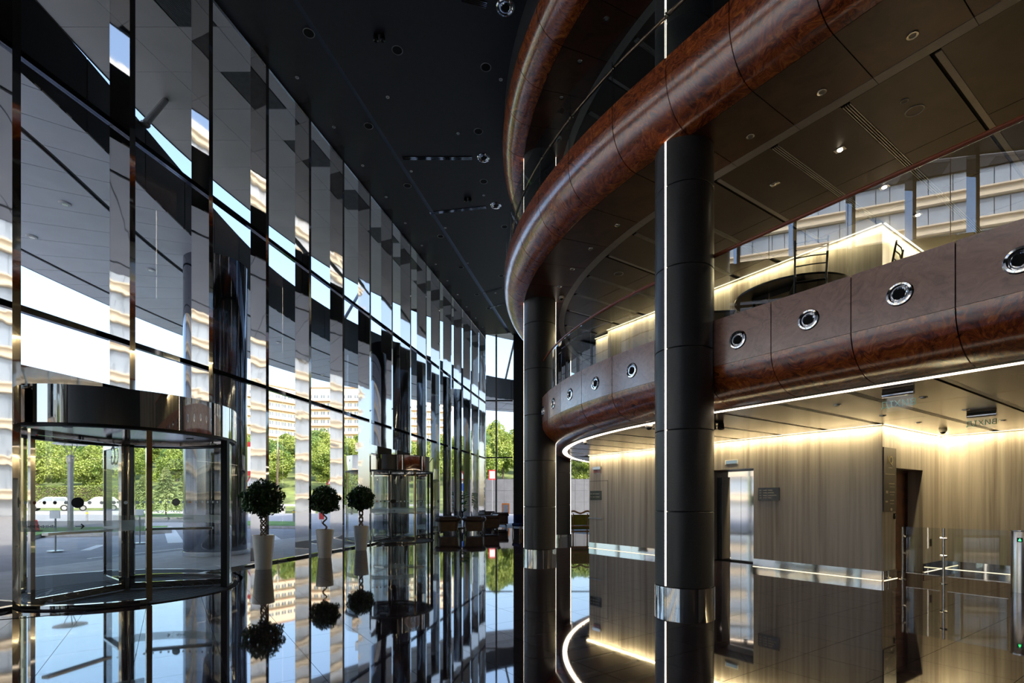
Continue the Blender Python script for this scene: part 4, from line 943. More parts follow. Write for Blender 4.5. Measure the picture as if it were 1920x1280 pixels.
ceil_slot((866, -4), (912, 9), 'short silver slot vent cut off near the topmost wood edge'); ceil_slot((906, 549), (942, 539), 'silver slot vent far down the black ceiling near the wood edge'); ceil_slot((919, 577), (946, 568), 'last silver slot vent before the end window')
def twin_spot(px, py, z, label):
    x, y, _ = at(px, py, z); o = thing('twin_spot', label, 'ceiling light', (x, y, z)); MB().box((x, y, z - 0.015), (0.22, 0.06, 0.03)).build('plate', 'matt_black', o)
    for s_ in (-1, 1): MB().lathe([(0, -0.03), (0.05, -0.03), (0.06, -0.14), (0.045, -0.15), (0, -0.12)], 16, (x + s_ * 0.075, y, z)).build('spot_head', 'gloss_black', o, smooth=True)
twin_spot(711, 64, ZC - 0.03, 'pair of black spot heads on the black ceiling beside two downlights'); twin_spot(877, 370, ZC - 0.03, 'pair of black spot heads on the black ceiling near the slanting slot')
twin_spot(1344, 790, Z1, 'pair of dark spot heads under the lower balcony beside the lit column')
def soffit_light(px, py, z, label, group, r=0.055, lit=0.0):
    loc = at(px, py, z); o = disc_thing('soffit_downlight', label, 'ceiling light', loc, r, ('satin_steel', 'lamp_glow' if lit else 'ring_grey'), group, 0.35); return loc
g2 = 'small downlights under the middle balcony edge'
for px, py in ((1711, 66), (1541, 172), (1407, 255), (1158, 422), (1108, 466), (1073, 504), (1049, 537)): soffit_light(px, py, Z2, 'small round downlight in the brown soffit of the middle balcony edge', g2)
for px, py in ((1137, 35), (1087, 115), (1053, 183)): soffit_light(px, py, Z3, 'small round downlight in the brown soffit of the topmost balcony edge', 'small downlights under the topmost balcony edge')
for px, py in ((1731, 745), (1811, 768), (1655, 779), (1722, 792), (1880, 788), (1570, 759)): soffit_light(px, py, Z1, 'small round downlight in the bronze ceiling under the lower balcony', 'small downlights under the lower balcony', 0.05)
for px, py, lb in ((1715, 207, 'round ceiling loudspeaker under the middle balcony beside a small ring'), (1160, 513, 'round ceiling loudspeaker under the middle balcony beyond the lit column')):
    disc_thing('ceiling_speaker', lb, 'loudspeaker', at(px, py, Z2), 0.105, ('ring_grey', 'soffit_taupe'), None, 0.12)
disc_thing('sensor_ring', 'small ring sensor beside the round ceiling loudspeaker', 'detector', at(1696, 189, Z2), 0.045, ('ring_grey', 'soffit_taupe'), None, 0.2)
def square_spot(px, py, z, label, lit):
    x, y, _ = at(px, py, z); o = thing('square_spot', label, 'ceiling light', (x, y, z))
    MB().box((x, y, z - 0.004), (0.14, 0.10, 0.012), ANG_D1).build('frame', 'satin_steel', o)
    for s_ in ((0,) if lit else (-1, 1)): MB().lathe([(0, -0.012), (0.036, -0.012), (0.03, -0.02), (0, -0.016)], 14, (x + s_ * 0.035 * D1[0], y + s_ * 0.035 * D1[1], z)).build('bulb', 'lamp_glow' if lit else 'chrome', o)
    if lit: lamp('square_spot_lamp', 'SPOT', (x, y, z - 0.025), 130, (1.0, 0.86, 0.66), 0.03, spot=math.radians(110), blend=0.8)
square_spot(1575, 280, Z2, 'lit square spot under the middle balcony between two air slots', True); square_spot(1453, 344, Z2, 'unlit twin square spot under the middle balcony', False); square_spot(1658, 350, Z2, 'lit square spot under the middle balcony seen through the glass panel below the rail', True); square_spot(1721, 402, Z2, 'lit square spot under the middle balcony near the lit corner of the upper stone wall', True)

# ------------------------------------------------------------------ outdoors: ground
gr = struct('ground')
def quad_terrain():
    xs = np.arange(-260, 161, 12.0); ys = np.concatenate([np.arange(-60, 60, 30.0), np.arange(60, 331, 9.0)]); V = []; 
    for y in ys:
        for x in xs:
            z = -0.03 + (0.0 if y < 62 else 0.19 * (y - 62) * (1.0 if y < 170 else 1.0) - max(0, y - 170) * 0.12)
            z += 0.0 if y < 64 else 0.9 * noise.noise(Vector((x * 0.05, y * 0.05, 1.0)))
            V.append((x, y, z))
    n = len(xs); return V, [(j * n + i, j * n + i + 1, (j + 1) * n + i + 1, (j + 1) * n + i) for j in range(len(ys) - 1) for i in range(n - 1)], ys, n
V, Fc, ys, n = quad_terrain()
split = [k for k, y in enumerate(ys) if y <= 60][-1]
MB().add(V, [f for f in Fc if f[0] // n >= split]).build('hillside', 'hill_grass', gr, smooth=True)
MB().box((-50, 0, -0.08), (420, 122, 0.1)).build('asphalt', 'asphalt', gr)
def hill_z(y): return 0.0 if y < 62 else 0.19 * (y - 62) - max(0, y - 170) * 0.12
pv = struct('pavement'); MB().prism([FA(-11, -0.07), FA(33, -0.07), (12, 33), (12, 37), FA(36, -4.6), FA(16, -4.6), FA(-11, -4.6)], -0.03, -0.004).build('apron', 'paving', pv)
for k, (dx, dy) in enumerate(DOORS):
    o = thing('entrance_mat', ('dark round entrance mat outside the large revolving door', 'dark round entrance mat outside the farther revolving door')[k], 'mat', (dx - 1.0, dy + 0.2, -0.004))
    rm_ = (2.45, 1.95)[k]; MB().lathe([(0, 0), (rm_, 0), (rm_, 0.003), (0, 0.003)], 48).build('mat', 'rubber_mat', o, local=True)
    MB().lathe([(rm_, 0), (rm_ + 0.06, 0), (rm_ + 0.06, 0.004), (rm_, 0.004)], 48, closed=True).build('edge_trim', 'satin_steel', o, local=True)
def island(name, label, pts, h=0.12):
    c_ = np.mean(np.array(pts), 0); o = thing(name, label, 'lawn', (c_[0], c_[1], 0))
    P = np.array(pts); inn = c_ + (P - c_) * (1 - 0.25 / np.maximum(np.linalg.norm(P - c_, axis=1), 0.5))[:, None]
    MB().prism([tuple(p) for p in P], -0.02, h).build('kerb', 'kerb_stone', o); MB().prism([tuple(p) for p in inn], h, h + 0.03).build('turf', 'grass', o)
def G2(px, py): g = ground(px, py); return (g[0], g[1])
island('lawn_island', 'kerbed lawn strip beside the street lamp across the drive', [G2(48, 1013), G2(78, 1006), G2(196, 1004), G2(322, 998), G2(322, 990), G2(150, 993), G2(30, 995)])
island('lawn_island', 'kerbed lawn strip across the drive behind the potted trees', [G2(440, 989), G2(560, 990), G2(575, 985), G2(560, 981), G2(440, 980)])
island('lawn_island', 'wide lawn with the spruce trees', [G2(215, 972), G2(440, 972), G2(430, 965), G2(220, 965)])
for k, (a, b_, w_, lb) in enumerate((((317, 990), (330, 1016), 0.5, 'white lane stripe running away from the hall'), ((167, 1045), (347, 1026), 0.16, 'long thin white lane line near the entrance'), ((160, 1030), (190, 1020), 0.25, 'short white road mark beside a sign stand'), ((505, 1000), (528, 1016), 0.3, 'white road mark seen behind the braided ficus'))):
    o = thing('road_marking', lb, 'road marking', (*G2(*a), 0)); MB().slab(G2(*a), G2(*b_), w_, -0.03, -0.022).build('paint', 'road_paint', o)

# ------------------------------------------------------------------ canopies outside the glass
def spline(P, n):
    P = np.array(P, float); t = np.concatenate([[0], np.cumsum(np.linalg.norm(np.diff(P, axis=0), axis=1))]); q = np.linspace(0, t[-1], n)
    X = np.stack([np.interp(q, t, P[:, i]) for i in (0, 1)], 1)
    for _ in range(n // 6): X[1:-1] = 0.25 * X[:-2] + 0.5 * X[1:-1] + 0.25 * X[2:]
    return X
C0 = np.array([4.0, 17.0])
def polar(P):
    X = spline(P, 160) - C0; th = np.unwrap(np.arctan2(X[:, 1], X[:, 0])) % (2 * math.pi); r = np.linalg.norm(X, axis=1); o = np.argsort(th); return th[o], r[o]
inn_ = polar([(-8.6, -6), (-7.8, 4), (-7.5, 8), (-7.85, 11), (-8.2, 14.5), (-8.3, 17.4), (-8.04, 19), (-7.58, 21.3), (-6.94, 23.1), (-5.3, 26.6), (-4.1, 28.8), (-1.6, 32.4), (0.1, 33.5), (4, 35)])
g1_ = polar([(-9.6, -6), (-8.6, 4), (-8.66, 8.92), (-9.25, 11.76), (-9.6, 14.9), (-9.5, 18), (-9.0, 21), (-7.6, 25), (-5.6, 28.8), (-3, 32.6), (0, 34.9), (4, 36.4)])
out_ = polar([(-13.0, -6), (-13.6, 4), (-13.7, 9), (-13.8, 14.15), (-13.7, 17.3), (-13.2, 20.6), (-12.0, 24.3), (-10.8, 27.5), (-9, 29.9), (-6.6, 33.1), (-4.5, 35.4), (-1.6, 37.3), (4, 39)])
def pol(c_, th): return float(np.interp(th, c_[0], c_[1]))
def plc(r, th): return (C0[0] + r * math.cos(th), C0[1] + r * math.sin(th))
cl_ = thing('lower_canopy', 'low curved entrance canopy outside the glass with grey panelled underside and dark inner rim', 'canopy', (*plc(pol(inn_, math.pi), math.pi), 8.1))
ZL, ZLT = 8.10, 9.45
ths = np.linspace(math.radians(240), math.radians(91), 47)
for k in range(len(ths) - 1):
    t0, t1 = ths[k] - 0.0006, ths[k + 1] + 0.0006
    rings = [(inn_, 0.0, g1_, -0.10), (g1_, 0.03, out_, -0.95), (out_, -0.82, out_, -0.02)]
    for ca_, oa, cb_, ob in rings:
        q = [plc(pol(ca_, t_) + oa, t_) for t_ in np.linspace(t0, t1, 3)] + [plc(pol(cb_, t_) + ob, t_) for t_ in np.linspace(t1, t0, 3)]
        MB().prism(q, ZL, ZL + 0.03).build('soffit_panel', 'canopy_soffit', cl_)
for k in range(0, len(ths) - 2, 2):
    tt = np.linspace(ths[k] - 0.001, ths[k + 2] + 0.001, 5)
    q = [plc(pol(inn_, t_) + 0.0, t_) for t_ in tt] + [plc(pol(inn_, t_) + 0.04, t_) for t_ in tt[::-1]]
    MB().prism(q, ZL + 0.002, ZLT).build('rim_panel', 'canopy_fascia', cl_, smooth=True)
m = MB(); tt = np.linspace(ths[0], ths[-1], 90); P = []
for t_ in tt: P += [(*plc(pol(inn_, t_) + 0.05, t_), ZL + 0.04), (*plc(pol(inn_, t_) + 0.05, t_), ZLT - 0.02), (*plc(pol(out_, t_) - 0.01, t_), ZL + 0.25), (*plc(pol(out_, t_) - 0.01, t_), ZL + 0.04)]
m.add(P, [(4 * i + q, 4 * i + 4 + q, 4 * i + 4 + (q + 1) % 4, 4 * i + (q + 1) % 4) for i in range(89) for q in range(4)]); m.build('canopy_core', 'matt_black', cl_)
m = MB(); P = []
for t_ in tt: P += [(*plc(pol(out_, t_), t_), ZL - 0.01), (*plc(pol(out_, t_), t_), ZL + 0.27)]
m.add(P, [(2 * i, 2 * i + 2, 2 * i + 3, 2 * i + 1) for i in range(89)]); m.build('outer_edge', 'canopy_edge', cl_, recalc=False)
for k, (px, py) in enumerate(((122, 381), (60, 443), (283, 505), (521, 641), (620, 678), (605, 702))):
    x, y, z = at(px, py, ZL); o = thing('canopy_light', 'small round white light under the entrance canopy', 'ceiling light', (x, y, z), 0, 'lights under the entrance canopy')
    MB().lathe([(0, -0.03), (0.10, -0.028), (0.12, -0.005), (0.12, 0)], 20, (x, y, z)).build('bezel', 'white_paint', o, smooth=True); MB().lathe([(0, -0.034), (0.06, -0.033), (0.06, -0.028)], 16, (x, y, z)).build('lens', 'satin_steel', o)
# upper roof overhang
ZU = 12.0
uo = spline([(-11.0, -11), (-9.7, -4), (-9.35, 0), (-9.6, 4), (-9.85, 8), (-10.05, 11), (-10.1, 15), (-9.3, 19.4), (-8.5, 22.3), (-7.3, 25.2), (-5.6, 28), (-3.7, 30.2), (-1.88, 31.9), (0.1, 33.25), (4, 35.5), (9, 37)], 200)
def uo_x(y): return float(np.interp(y, uo[:, 1], uo[:, 0]))
cu = thing('roof_overhang', 'high roof overhang with pale square soffit panels and grilles along the glass', 'roof overhang', (-8.5, 14, ZU))
yy = np.arange(-10.0, 31.5, 1.18)
for k in range(len(yy) - 1):
    y0_, y1_ = yy[k] + 0.006, yy[k + 1] - 0.006
    def row(y): return [FA(y, -0.08)[0], FA(y, -0.08)[0] - 0.42, FA(y, -0.08)[0] - 1.30, FA(y, -0.08)[0] - 2.5, uo_x(y) + 0.02]
    r0, r1 = row(y0_), row(y1_)
    for q in range(4):
        a0_, a1_, b0_, b1_ = r0[q], max(r0[q + 1], uo_x(y0_) + 0.02), r1[q], max(r1[q + 1], uo_x(y1_) + 0.02)
        if q == 3: a1_, b1_ = uo_x(y0_) + 0.02, uo_x(y1_) + 0.02
        if a0_ - a1_ < 0.05 or b0_ - b1_ < 0.05: continue
        g = 0.006
        poly = [(a0_ - g, y0_), (a1_ + g, y0_), (b1_ + g, y1_), (b0_ - g, y1_)]
        if q == 1 and k % 2 == 1:
            gl = MB().prism(poly, ZU + 0.03, ZU + 0.05).build('grille', 'matt_black', cu)
            m = MB()
            for s_ in np.linspace(0.05, 0.95, 22):
                p0 = (poly[0][0] + s_ * (poly[1][0] - poly[0][0]), y0_); p1 = (poly[3][0] + s_ * (poly[2][0] - poly[3][0]), y1_); m.slab(p0, p1, 0.014, ZU, ZU + 0.03)
            m.build('grille_blades', 'pole_grey', gl)
        else: MB().prism(poly, ZU, ZU + 0.03).build('soffit_panel', 'canopy_soffit', cu)
end_poly = [(-1.9, 31.75)] + [tuple(p) for p in uo[uo[:, 1] > 31.9] if p[0] < 9] + [(9, 31.75)]
MB().prism(end_poly, ZU, ZU + 0.03).build('soffit_panel', 'canopy_soffit', cu)
MB().prism([FA(-10, -0.08), FA(31.4, -0.08)] + [(9, 31.8)] + [(float(p[0]), float(p[1])) for p in uo[::-4] if p[0] < 9 and p[1] > -10], ZU + 0.06, ZU + 0.3).build('roof_core', 'matt_black', cu)
m = MB(); P = []
for p in uo: P += [(p[0], p[1], ZU - 0.02), (p[0], p[1], ZU + 0.34)]
m.add(P, [(2 * i, 2 * i + 2, 2 * i + 3, 2 * i + 1) for i in range(len(uo) - 1)]); m.build('edge_trim', 'canopy_edge', cu, recalc=False)
for a, b_, lb in (((-7.75, 10.7, 9.44), (-9.1, 13.3, 12.0), 'slanting grey strut over the canopy opening near the large revolving door'), ((-7.4, 22.3, 9.44), (-7.7, 25.6, 12.0), 'slanting grey strut over the canopy farther along the glass'), ((-0.46, 33.7, 9.44), (0.15, 33.4, 12.0), 'slanting grey strut outside the end window')):
    o = thing('roof_strut', lb, 'strut', a); MB().tube([a, b_], 0.07, 12).build('tube', 'pole_grey', o, smooth=True); MB().ball(a, 0.1, 0.1, 0.06).build('foot_joint', 'pole_grey', o, smooth=True)
for (px, Y, r), lb in (((405, 14.2, 0.78), 'thick dark glossy exterior column standing outside the first potted tree'), ((731, 21.8, 0.82), 'thick dark glossy exterior column outside the farther revolving door')):
    x = (px - PX) / F * Y; o = thing('canopy_column', lb, 'column', (x, Y, 0))
    MB().lathe([(r, 0), (r, ZL)], 64, (x, Y, 0)).build('shaft', 'dark_mirror', o, smooth=True); MB().lathe([(r, 0), (r + 0.02, 0), (r + 0.02, 0.12), (r, 0.12)], 48, (x, Y, 0), closed=True).build('base_ring', 'plinth_steel', o, smooth=True)

# ------------------------------------------------------------------ street furniture
def street_lamp(px, py, ztop, label):
    x, y, _ = ground(px, py); o = thing('street_lamp', label, 'street lamp', (x, y, 0.15)); L = dict(local=True)
    MB().tube([(0, 0, 0), (0, 0, ztop - 0.75)], 0.105, 14).build('pole', 'pole_grey', o, smooth=True, **L); MB().lathe([(0.13, ztop - 0.85), (0.13, ztop - 0.55), (0.08, ztop - 0.5), (0, ztop - 0.5)], 16).build('collar', 'pole_grey', o, smooth=True, **L)
    for s_ in (-1, 0, 1): MB().tube([(0.05 * s_, 0.02, ztop - 0.55), (0.3 * s_ , 0.1 * (1 - abs(s_)), ztop - 0.08)], 0.015, 6).build('arm', 'pole_grey', o, **L)
    MB().lathe([(0, ztop - 0.08), (0.58, ztop - 0.05), (0.62, ztop - 0.02), (0.3, ztop + 0.05), (0, ztop + 0.06)], 28).build('reflector_disc', 'satin_steel', o, smooth=True, **L)
street_lamp(132, 1002, 3.85, 'grey street lamp with a flat round top outside the large revolving door')
for px, py, lb in ((104, 1033, 'small sign stand on a round foot near the kerbed lawn'), (262, 1018, 'small sign stand on a round foot behind the brass door post')):
    x, y, _ = ground(px, py); o = thing('sign_stand', lb, 'sign stand', (x, y, 0)); L = dict(local=True)
    MB().lathe([(0, 0), (0.2, 0), (0.2, 0.02), (0.03, 0.03)], 24).build('foot', 'satin_steel', o, smooth=True, **L); MB().tube([(0, 0, 0.02), (0, 0, 1.0)], 0.022, 10).build('post', 'pole_grey', o, smooth=True, **L); MB().box((0, -0.02, 1.08), (0.3, 0.02, 0.22)).build('board', 'sign_white', o, **L)
def bollard(px, py, lb, mat, zb_=0.0):
    x, y, _ = ground(px, py); o = thing('bollard', lb, 'bollard', (x, y, zb_)); MB().tube([(0, 0, 0), (0, 0, 0.75)], 0.07, 12).build('post', 'pole_grey', o, smooth=True, local=True); MB().tube([(0, 0, 0.55), (0, 0, 0.68)], 0.075, 12).build('band', mat, o, smooth=True, local=True)
bollard(163, 978, 'grey bollard with a yellow band near the parked cars', 'sign_yellow'); bollard(551, 982, 'small yellow banded bollard behind the corkscrew ficus', 'sign_yellow', 0.15)
cn = thing('traffic_cone', 'small red and white traffic cone on the kerb by the street lamp', 'traffic cone', (*G2(68, 1002), 0.15)); MB().box((0, 0, 0.02), (0.3, 0.3, 0.04)).build('base', 'tyre', cn, local=True); MB().lathe([(0.12, 0.04), (0.03, 0.5), (0, 0.5)], 16).build('cone', 'sign_red', cn, smooth=True, local=True); MB().lathe([(0.092, 0.18), (0.066, 0.30)], 16).build('band', 'sign_white', cn, smooth=True, local=True)
def road_sign(px, Y, ys_, shape, label, mats, size=0.9):
    x = (px - PX) / F * Y; zc = H + (HY - ys_) * Y / F; o = thing('road_sign', label, 'road sign', (x, Y, 0)); L = dict(local=True)
    MB().tube([(0, 0.03, hill_z(Y)), (0, 0.03, zc + size * 0.4)], 0.035, 8).build('post', 'pole_grey', o, smooth=True, **L)
    def plate(s_, y0_): 
        pts = [(s_ * math.sin(2 * math.pi * i / 3) * 0.6, s_ * math.cos(2 * math.pi * i / 3) * 0.6) for i in range(3)] if shape == 'tri' else ([(s_ * 0.45 * math.cos(2 * math.pi * i / 20), s_ * 0.45 * math.sin(2 * math.pi * i / 20)) for i in range(20)] if shape == 'disc' else [(-s_ * 0.4, -s_ * 0.55), (s_ * 0.4, -s_ * 0.55), (s_ * 0.4, s_ * 0.55), (-s_ * 0.4, s_ * 0.55)])
        if shape == 'tri2': pass
        n = len(pts); P = [(p[0], y0_, zc + p[1]) for p in pts] + [(p[0], y0_ + 0.012, zc + p[1]) for p in pts]
        return MB().add(P, [tuple(range(n)), tuple(range(2 * n - 1, n - 1, -1))] + [(i, (i + 1) % n, n + (i + 1) % n, n + i) for i in range(n)])
    plate(size, 0).build('rim_plate', mats[0], o, **L); plate(size * 0.72, -0.012).build('face_plate', mats[1], o, **L)
road_sign(471, 30, 905, 'tri', 'white warning triangle with red rim outside the first potted tree', ('sign_red', 'sign_white'))
road_sign(464, 38, 860, 'rect', 'tall billboard with red frame behind the thick exterior column', ('sign_red', 'sign_white'), 2.3)
road_sign(623, 46, 902, 'tri', 'red rimmed warning triangle behind the corkscrew ficus', ('sign_red', 'sign_white'), 1.0)
road_sign(865, 50, 893, 'tri', 'red rimmed warning triangle over the lounge', ('sign_red', 'sign_white'), 1.1)
road_sign(868, 50.4, 913, 'disc', 'round blue road sign over the lounge', ('sign_white', 'sign_blue'), 1.2)
road_sign(923, 56, 890, 'rect', 'white poster board with red frame above the grey garden wall', ('sign_red', 'sign_white'), 1.0)
road_sign(948, 40, 953, 'rect', 'low orange framed notice board outside the end window', ('sign_orange', 'pole_grey'), 0.75)
road_sign(603, 33, 967, 'rect', 'red and white hazard marker plate behind the corkscrew ficus', ('sign_white', 'sign_red'), 0.55)

# ------------------------------------------------------------------ parked cars
def suv(loc, rz, mat, label):
    o = thing('parked_car', label, 'car', loc, rz); L = dict(local=True); w = 0.92
    side = [(-2.2, 0.35), (-2.25, 0.75), (-2.1, 1.0), (-1.15, 1.08), (-0.85, 1.12), (1.9, 1.15), (2.2, 1.02), (2.25, 0.6), (2.15, 0.33)]
    def ext(pts, y0_, y1_, taper=0.0, zmid=1.0):
        m = MB(); n = len(pts); P = [(p[0], y0_ * (1 - taper * max(0, p[1] - zmid)), p[1]) for p in pts] + [(p[0], y1_ * (1 - taper * max(0, p[1] - zmid)), p[1]) for p in pts]
        return m.add(P, [tuple(range(n)), tuple(range(2 * n - 1, n - 1, -1))] + [(i, (i + 1) % n, n + (i + 1) % n, n + i) for i in range(n)])
    ext(side, -w, w).build('body', mat, o, bevel=0.06, **L)
    ext([(-1.0, 1.10), (-0.35, 1.62), (-0.1, 1.68), (1.45, 1.66), (1.95, 1.13)], -w * 0.96, w * 0.96, 0.28, 1.1).build('cabin', mat, o, bevel=0.04, **L)
    for s_ in (-1, 1):
        ext([(-0.72, 1.14), (-0.28, 1.56), (0.35, 1.58), (0.35, 1.14)], s_ * (w * 0.90), s_ * (w * 0.975), 0.28, 1.1).build('side_window', 'window_dark', o, **L)
        ext([(0.42, 1.14), (0.42, 1.58), (1.4, 1.57), (1.70, 1.16)], s_ * (w * 0.90), s_ * (w * 0.975), 0.28, 1.1).build('side_window', 'window_dark', o, **L)
        for x in (-1.4, 1.38):
            M_y = MB(); M_y.tube([(x, s_ * 0.72, 0.36), (x, s_ * 0.95, 0.36)], 0.36, 20); wl = M_y.build('tyre', 'tyre', o, smooth=True, **L)
            MB().tube([(x, s_ * 0.90, 0.36), (x, s_ * 0.965, 0.36)], 0.22, 14).build('rim', 'satin_steel', wl, smooth=True, **L)
        MB().box((-2.17, s_ * 0.68, 0.86), (0.14, 0.32, 0.15)).build('headlight', 'chrome', o, **L); MB().box((-0.75, s_ * 1.0, 1.14), (0.12, 0.2, 0.14)).build('mirror', mat, o, **L)
    MB().box((-2.24, 0, 0.80), (0.04, 0.85, 0.16)).build('grille', 'matt_black', o, **L); MB().box((-2.25, 0, 0.50), (0.05, 1.5, 0.2)).build('bumper', 'pole_grey', o, **L)
    m = MB(); m.add([(-0.98, -0.78, 1.14), (-0.98, 0.78, 1.14), (-0.40, 0.68, 1.62), (-0.40, -0.68, 1.62), (-1.0, -0.78, 1.16), (-1.0, 0.78, 1.16), (-0.42, 0.68, 1.64), (-0.42, -0.68, 1.64)], [(0, 1, 2, 3), (7, 6, 5, 4), (0, 4, 5, 1), (1, 5, 6, 2), (2, 6, 7, 3), (3, 7, 4, 0)]); m.build('windscreen', 'window_dark', o, **L)
cr_lot = struct('car_park', (-52, 60, 0.0)); MB().box((-52, 60.0, 0.12), (40, 9, 0.3)).build('raised_paving', 'paving', cr_lot)
suv((-54.2, 59.5, 0.27), math.radians(32), 'car_silver', 'silver off road car parked behind the street lamp, its nose to the left')
suv((-49.4, 60.5, 0.27), math.radians(40), 'car_white', 'white car parked close behind the silver one')

# ------------------------------------------------------------------ trees and hedge
def tree_crown(seed, n, rx, rz, size, mat, blobs=14):
    rng = np.random.default_rng(seed); B = []
    for k in range(blobs):
        d = rng.normal(size=3); d /= np.linalg.norm(d); rr = rng.uniform(0.35, 0.8); B.append((d[0] * rx * rr, d[1] * rx * rr, d[2] * rz * rr))
    Vs = [leaf_cloud(n // blobs, ball_pts(b_, rx * rng.uniform(0.32, 0.5), rz * rng.uniform(0.25, 0.42), 0.75), size, seed * 50 + k, 0.75) for k, b_ in enumerate(B)]
    V = np.concatenate(Vs); V[:, :2] /= np.linalg.norm(V[:, :2], axis=1).max(); V[:, 2] /= np.abs(V[:, 2]).max()
    return quads_mesh('crown', V, mat)
CR = [tree_crown(1, 12000, 1.0, 1.0, 0.085, 'tree_leaf', 20), tree_crown(2, 12000, 1.0, 1.0, 0.085, 'tree_leaf_deep', 24), tree_crown(3, 10000, 1.0, 1.0, 0.09, 'tree_leaf', 16), tree_crown(4, 8000, 1.0, 1.0, 0.075, 'birch_leaf', 24)]
TK = MB().tube([(0, 0, 0), (0.02, 0, 0.5), (0, 0.02, 1.0)], [0.035, 0.028, 0.018], 8).mesh('trunk', 'bark_dark', True)
KIND = ['broad light green tree on the hillside beyond the road', 'broad deep green tree on the hillside beyond the road', 'loose light green tree on the hillside beyond the road']
rt = random.Random(11)
def tree(x, Y, top_y, k, label, group, rx):
    zb = hill_z(Y) - 0.2; zt = H + (HY - top_y) * Y / F; h = max(zt - zb, 5.0); lo = 0.10
    o = thing('leafy_tree', label, 'tree', (x, Y, zb), rt.random() * 6.28, group)
    inst(TK, 'trunk', o, (0, 0, 0), 0, (h * 0.5, h * 0.5, h * 0.75)); c_ = inst(CR[k], 'crown', o, (0, 0, h * (0.5 + lo / 2)), 0, (rx, rx, h * (0.5 - lo / 2))); c_['kind'] = 'stuff'
    return o
def px_x(px, Y): return (px - PX) / F * Y
SOLO = [(70, 71.0, 822, 2, 3.6, 'big yellow green tree overhanging the clipped hedge'), (170, 71.0, 832, 0, 3.3, 'rounded tree behind the white car and street lamp'), (660, 55, 858, 0, 2.4, 'bright green tree seen between the corkscrew ficus and a braided ficus')]
n_t = 0; RT = 3.9
for row in range(9):                                   # rows that climb the hill, one crown beside the next
    Y = 79.5 + 8.1 * row; x = px_x(-60, Y) + (row % 2) * 4.0
    while x < px_x(1145, Y) and n_t < 108:
        px = PX + F * x / Y; tp = (836, 824, 818, 813, 810, 807, 804, 802, 800)[row] + rt.uniform(-9, 9)
        if 890 < px < 1000: tp -= 14
        if 780 < px < 890: tp += 8
        k = rt.choice((0, 1, 2, 0, 2)); tree(x, Y, tp, k, KIND[k], 'trees on the hillside, ' + ('light broad', 'deep green', 'light loose')[k], RT * rt.uniform(0.94, 1.0)); n_t += 1
        x += 8.05
for px, Y, tp, k, rx, lb in SOLO: tree(px_x(px, Y), Y, tp, k, lb, None, rx)
bt = tree(px_x(521, 68.5), 68.5, 803, 3, 'pale stemmed birch with sparse foliage behind the braided ficus', None, 2.9); bt.children[0].data = MB().tube([(0, 0, 0), (0.02, 0.01, 0.6), (0, 0.02, 1.2)], [0.028, 0.022, 0.006], 8).mesh('trunk', 'birch_bark', True)
def fir_mesh(seed, n=5200):
    rng = np.random.default_rng(seed); t_ = rng.uniform(0, 1, n) ** 0.75; tier = np.floor(t_ * 11) / 11; r = (1 - t_) * 0.5 * (0.55 + 0.45 * ((1 - (t_ - tier) * 11))) * rng.uniform(0.35, 1.0, n) ** 0.5; a = rng.uniform(0, 2 * math.pi, n)
    a = np.round(a * 9 / 6.283) / 9 * 6.283 + rng.normal(0, 0.18, n) + tier * 5
    P = np.stack([r * np.cos(a), r * np.sin(a), 1 - (1 - t_) * 0.95 - r * 0.12], 1); V = np.empty((n, 4, 3)); d = np.stack([np.cos(a), np.sin(a), rng.normal(-0.2, 0.25, n)], 1); e = np.stack([-np.sin(a), np.cos(a), rng.normal(0, 0.4, n)], 1)
    V[:, 0] = P - d * 0.025; V[:, 1] = P + e * 0.012; V[:, 2] = P + d * 0.045; V[:, 3] = P - e * 0.012
    return quads_mesh('branches', V.reshape(-1, 3), 'fir_leaf')
FM = fir_mesh(3)
for px, Y, tp, bs, lb in ((268, 47, 892, 963, 'smallest spruce tree at the side of the lawn towards the cars'), (311, 45, 876, 964, 'tall spruce tree in the middle of the lawn'), (346, 50, 886, 962, 'spruce tree on the lawn nearest the thick exterior column')):
    x = (px - PX) / F * Y; zb = H - (bs - HY) * Y / F; zt = H + (HY - tp) * Y / F; o = thing('spruce_tree', lb, 'spruce', (x, Y, 0.15)); h = zt - 0.15
    b_ = inst(FM, 'branches', o, (0, 0, 0.22), px, (h * 0.95, h * 0.95, h - 0.22)); b_['kind'] = 'stuff'; inst(TK, 'trunk', o, (0, 0, 0), 0, (h * 0.4, h * 0.4, h * 0.9))
def hedge(px0, px1, Y, z0, z1, dep, label):
    x0, x1 = (px0 - PX) / F * Y, (px1 - PX) / F * Y; o = thing('clipped_hedge', label, 'hedge', ((x0 + x1) / 2, Y, z0)); rng_n = int(900 * (x1 - x0))
    def fn(rng, n):
        P = np.stack([rng.uniform(x0, x1, n), Y + rng.uniform(-dep, dep, n), rng.uniform(z0, z1, n)], 1); s_ = rng.integers(0, 3, n); P[s_ == 0, 1] = Y - dep * rng.uniform(0.85, 1.1, (s_ == 0).sum()); P[s_ == 1, 2] = z1 + rng.normal(0, 0.06, (s_ == 1).sum()); return P
    V = leaf_cloud(min(rng_n, 26000), fn, 0.16, int(px0) + 300, 0.7) - np.array(o.location); q = inst(quads_mesh('foliage', V, 'hedge_leaf'), 'foliage', o); q['kind'] = 'stuff'
    MB().box(((x0 + x1) / 2, Y, (z0 + z1) / 2), (x1 - x0 - 0.2, dep * 1.7, z1 - z0 - 0.1)).build('inner_twigs', 'bark_dark', o)
hedge(-40, 250, 66, 1.0, 3.3, 0.8, 'long clipped hedge behind the parked cars')

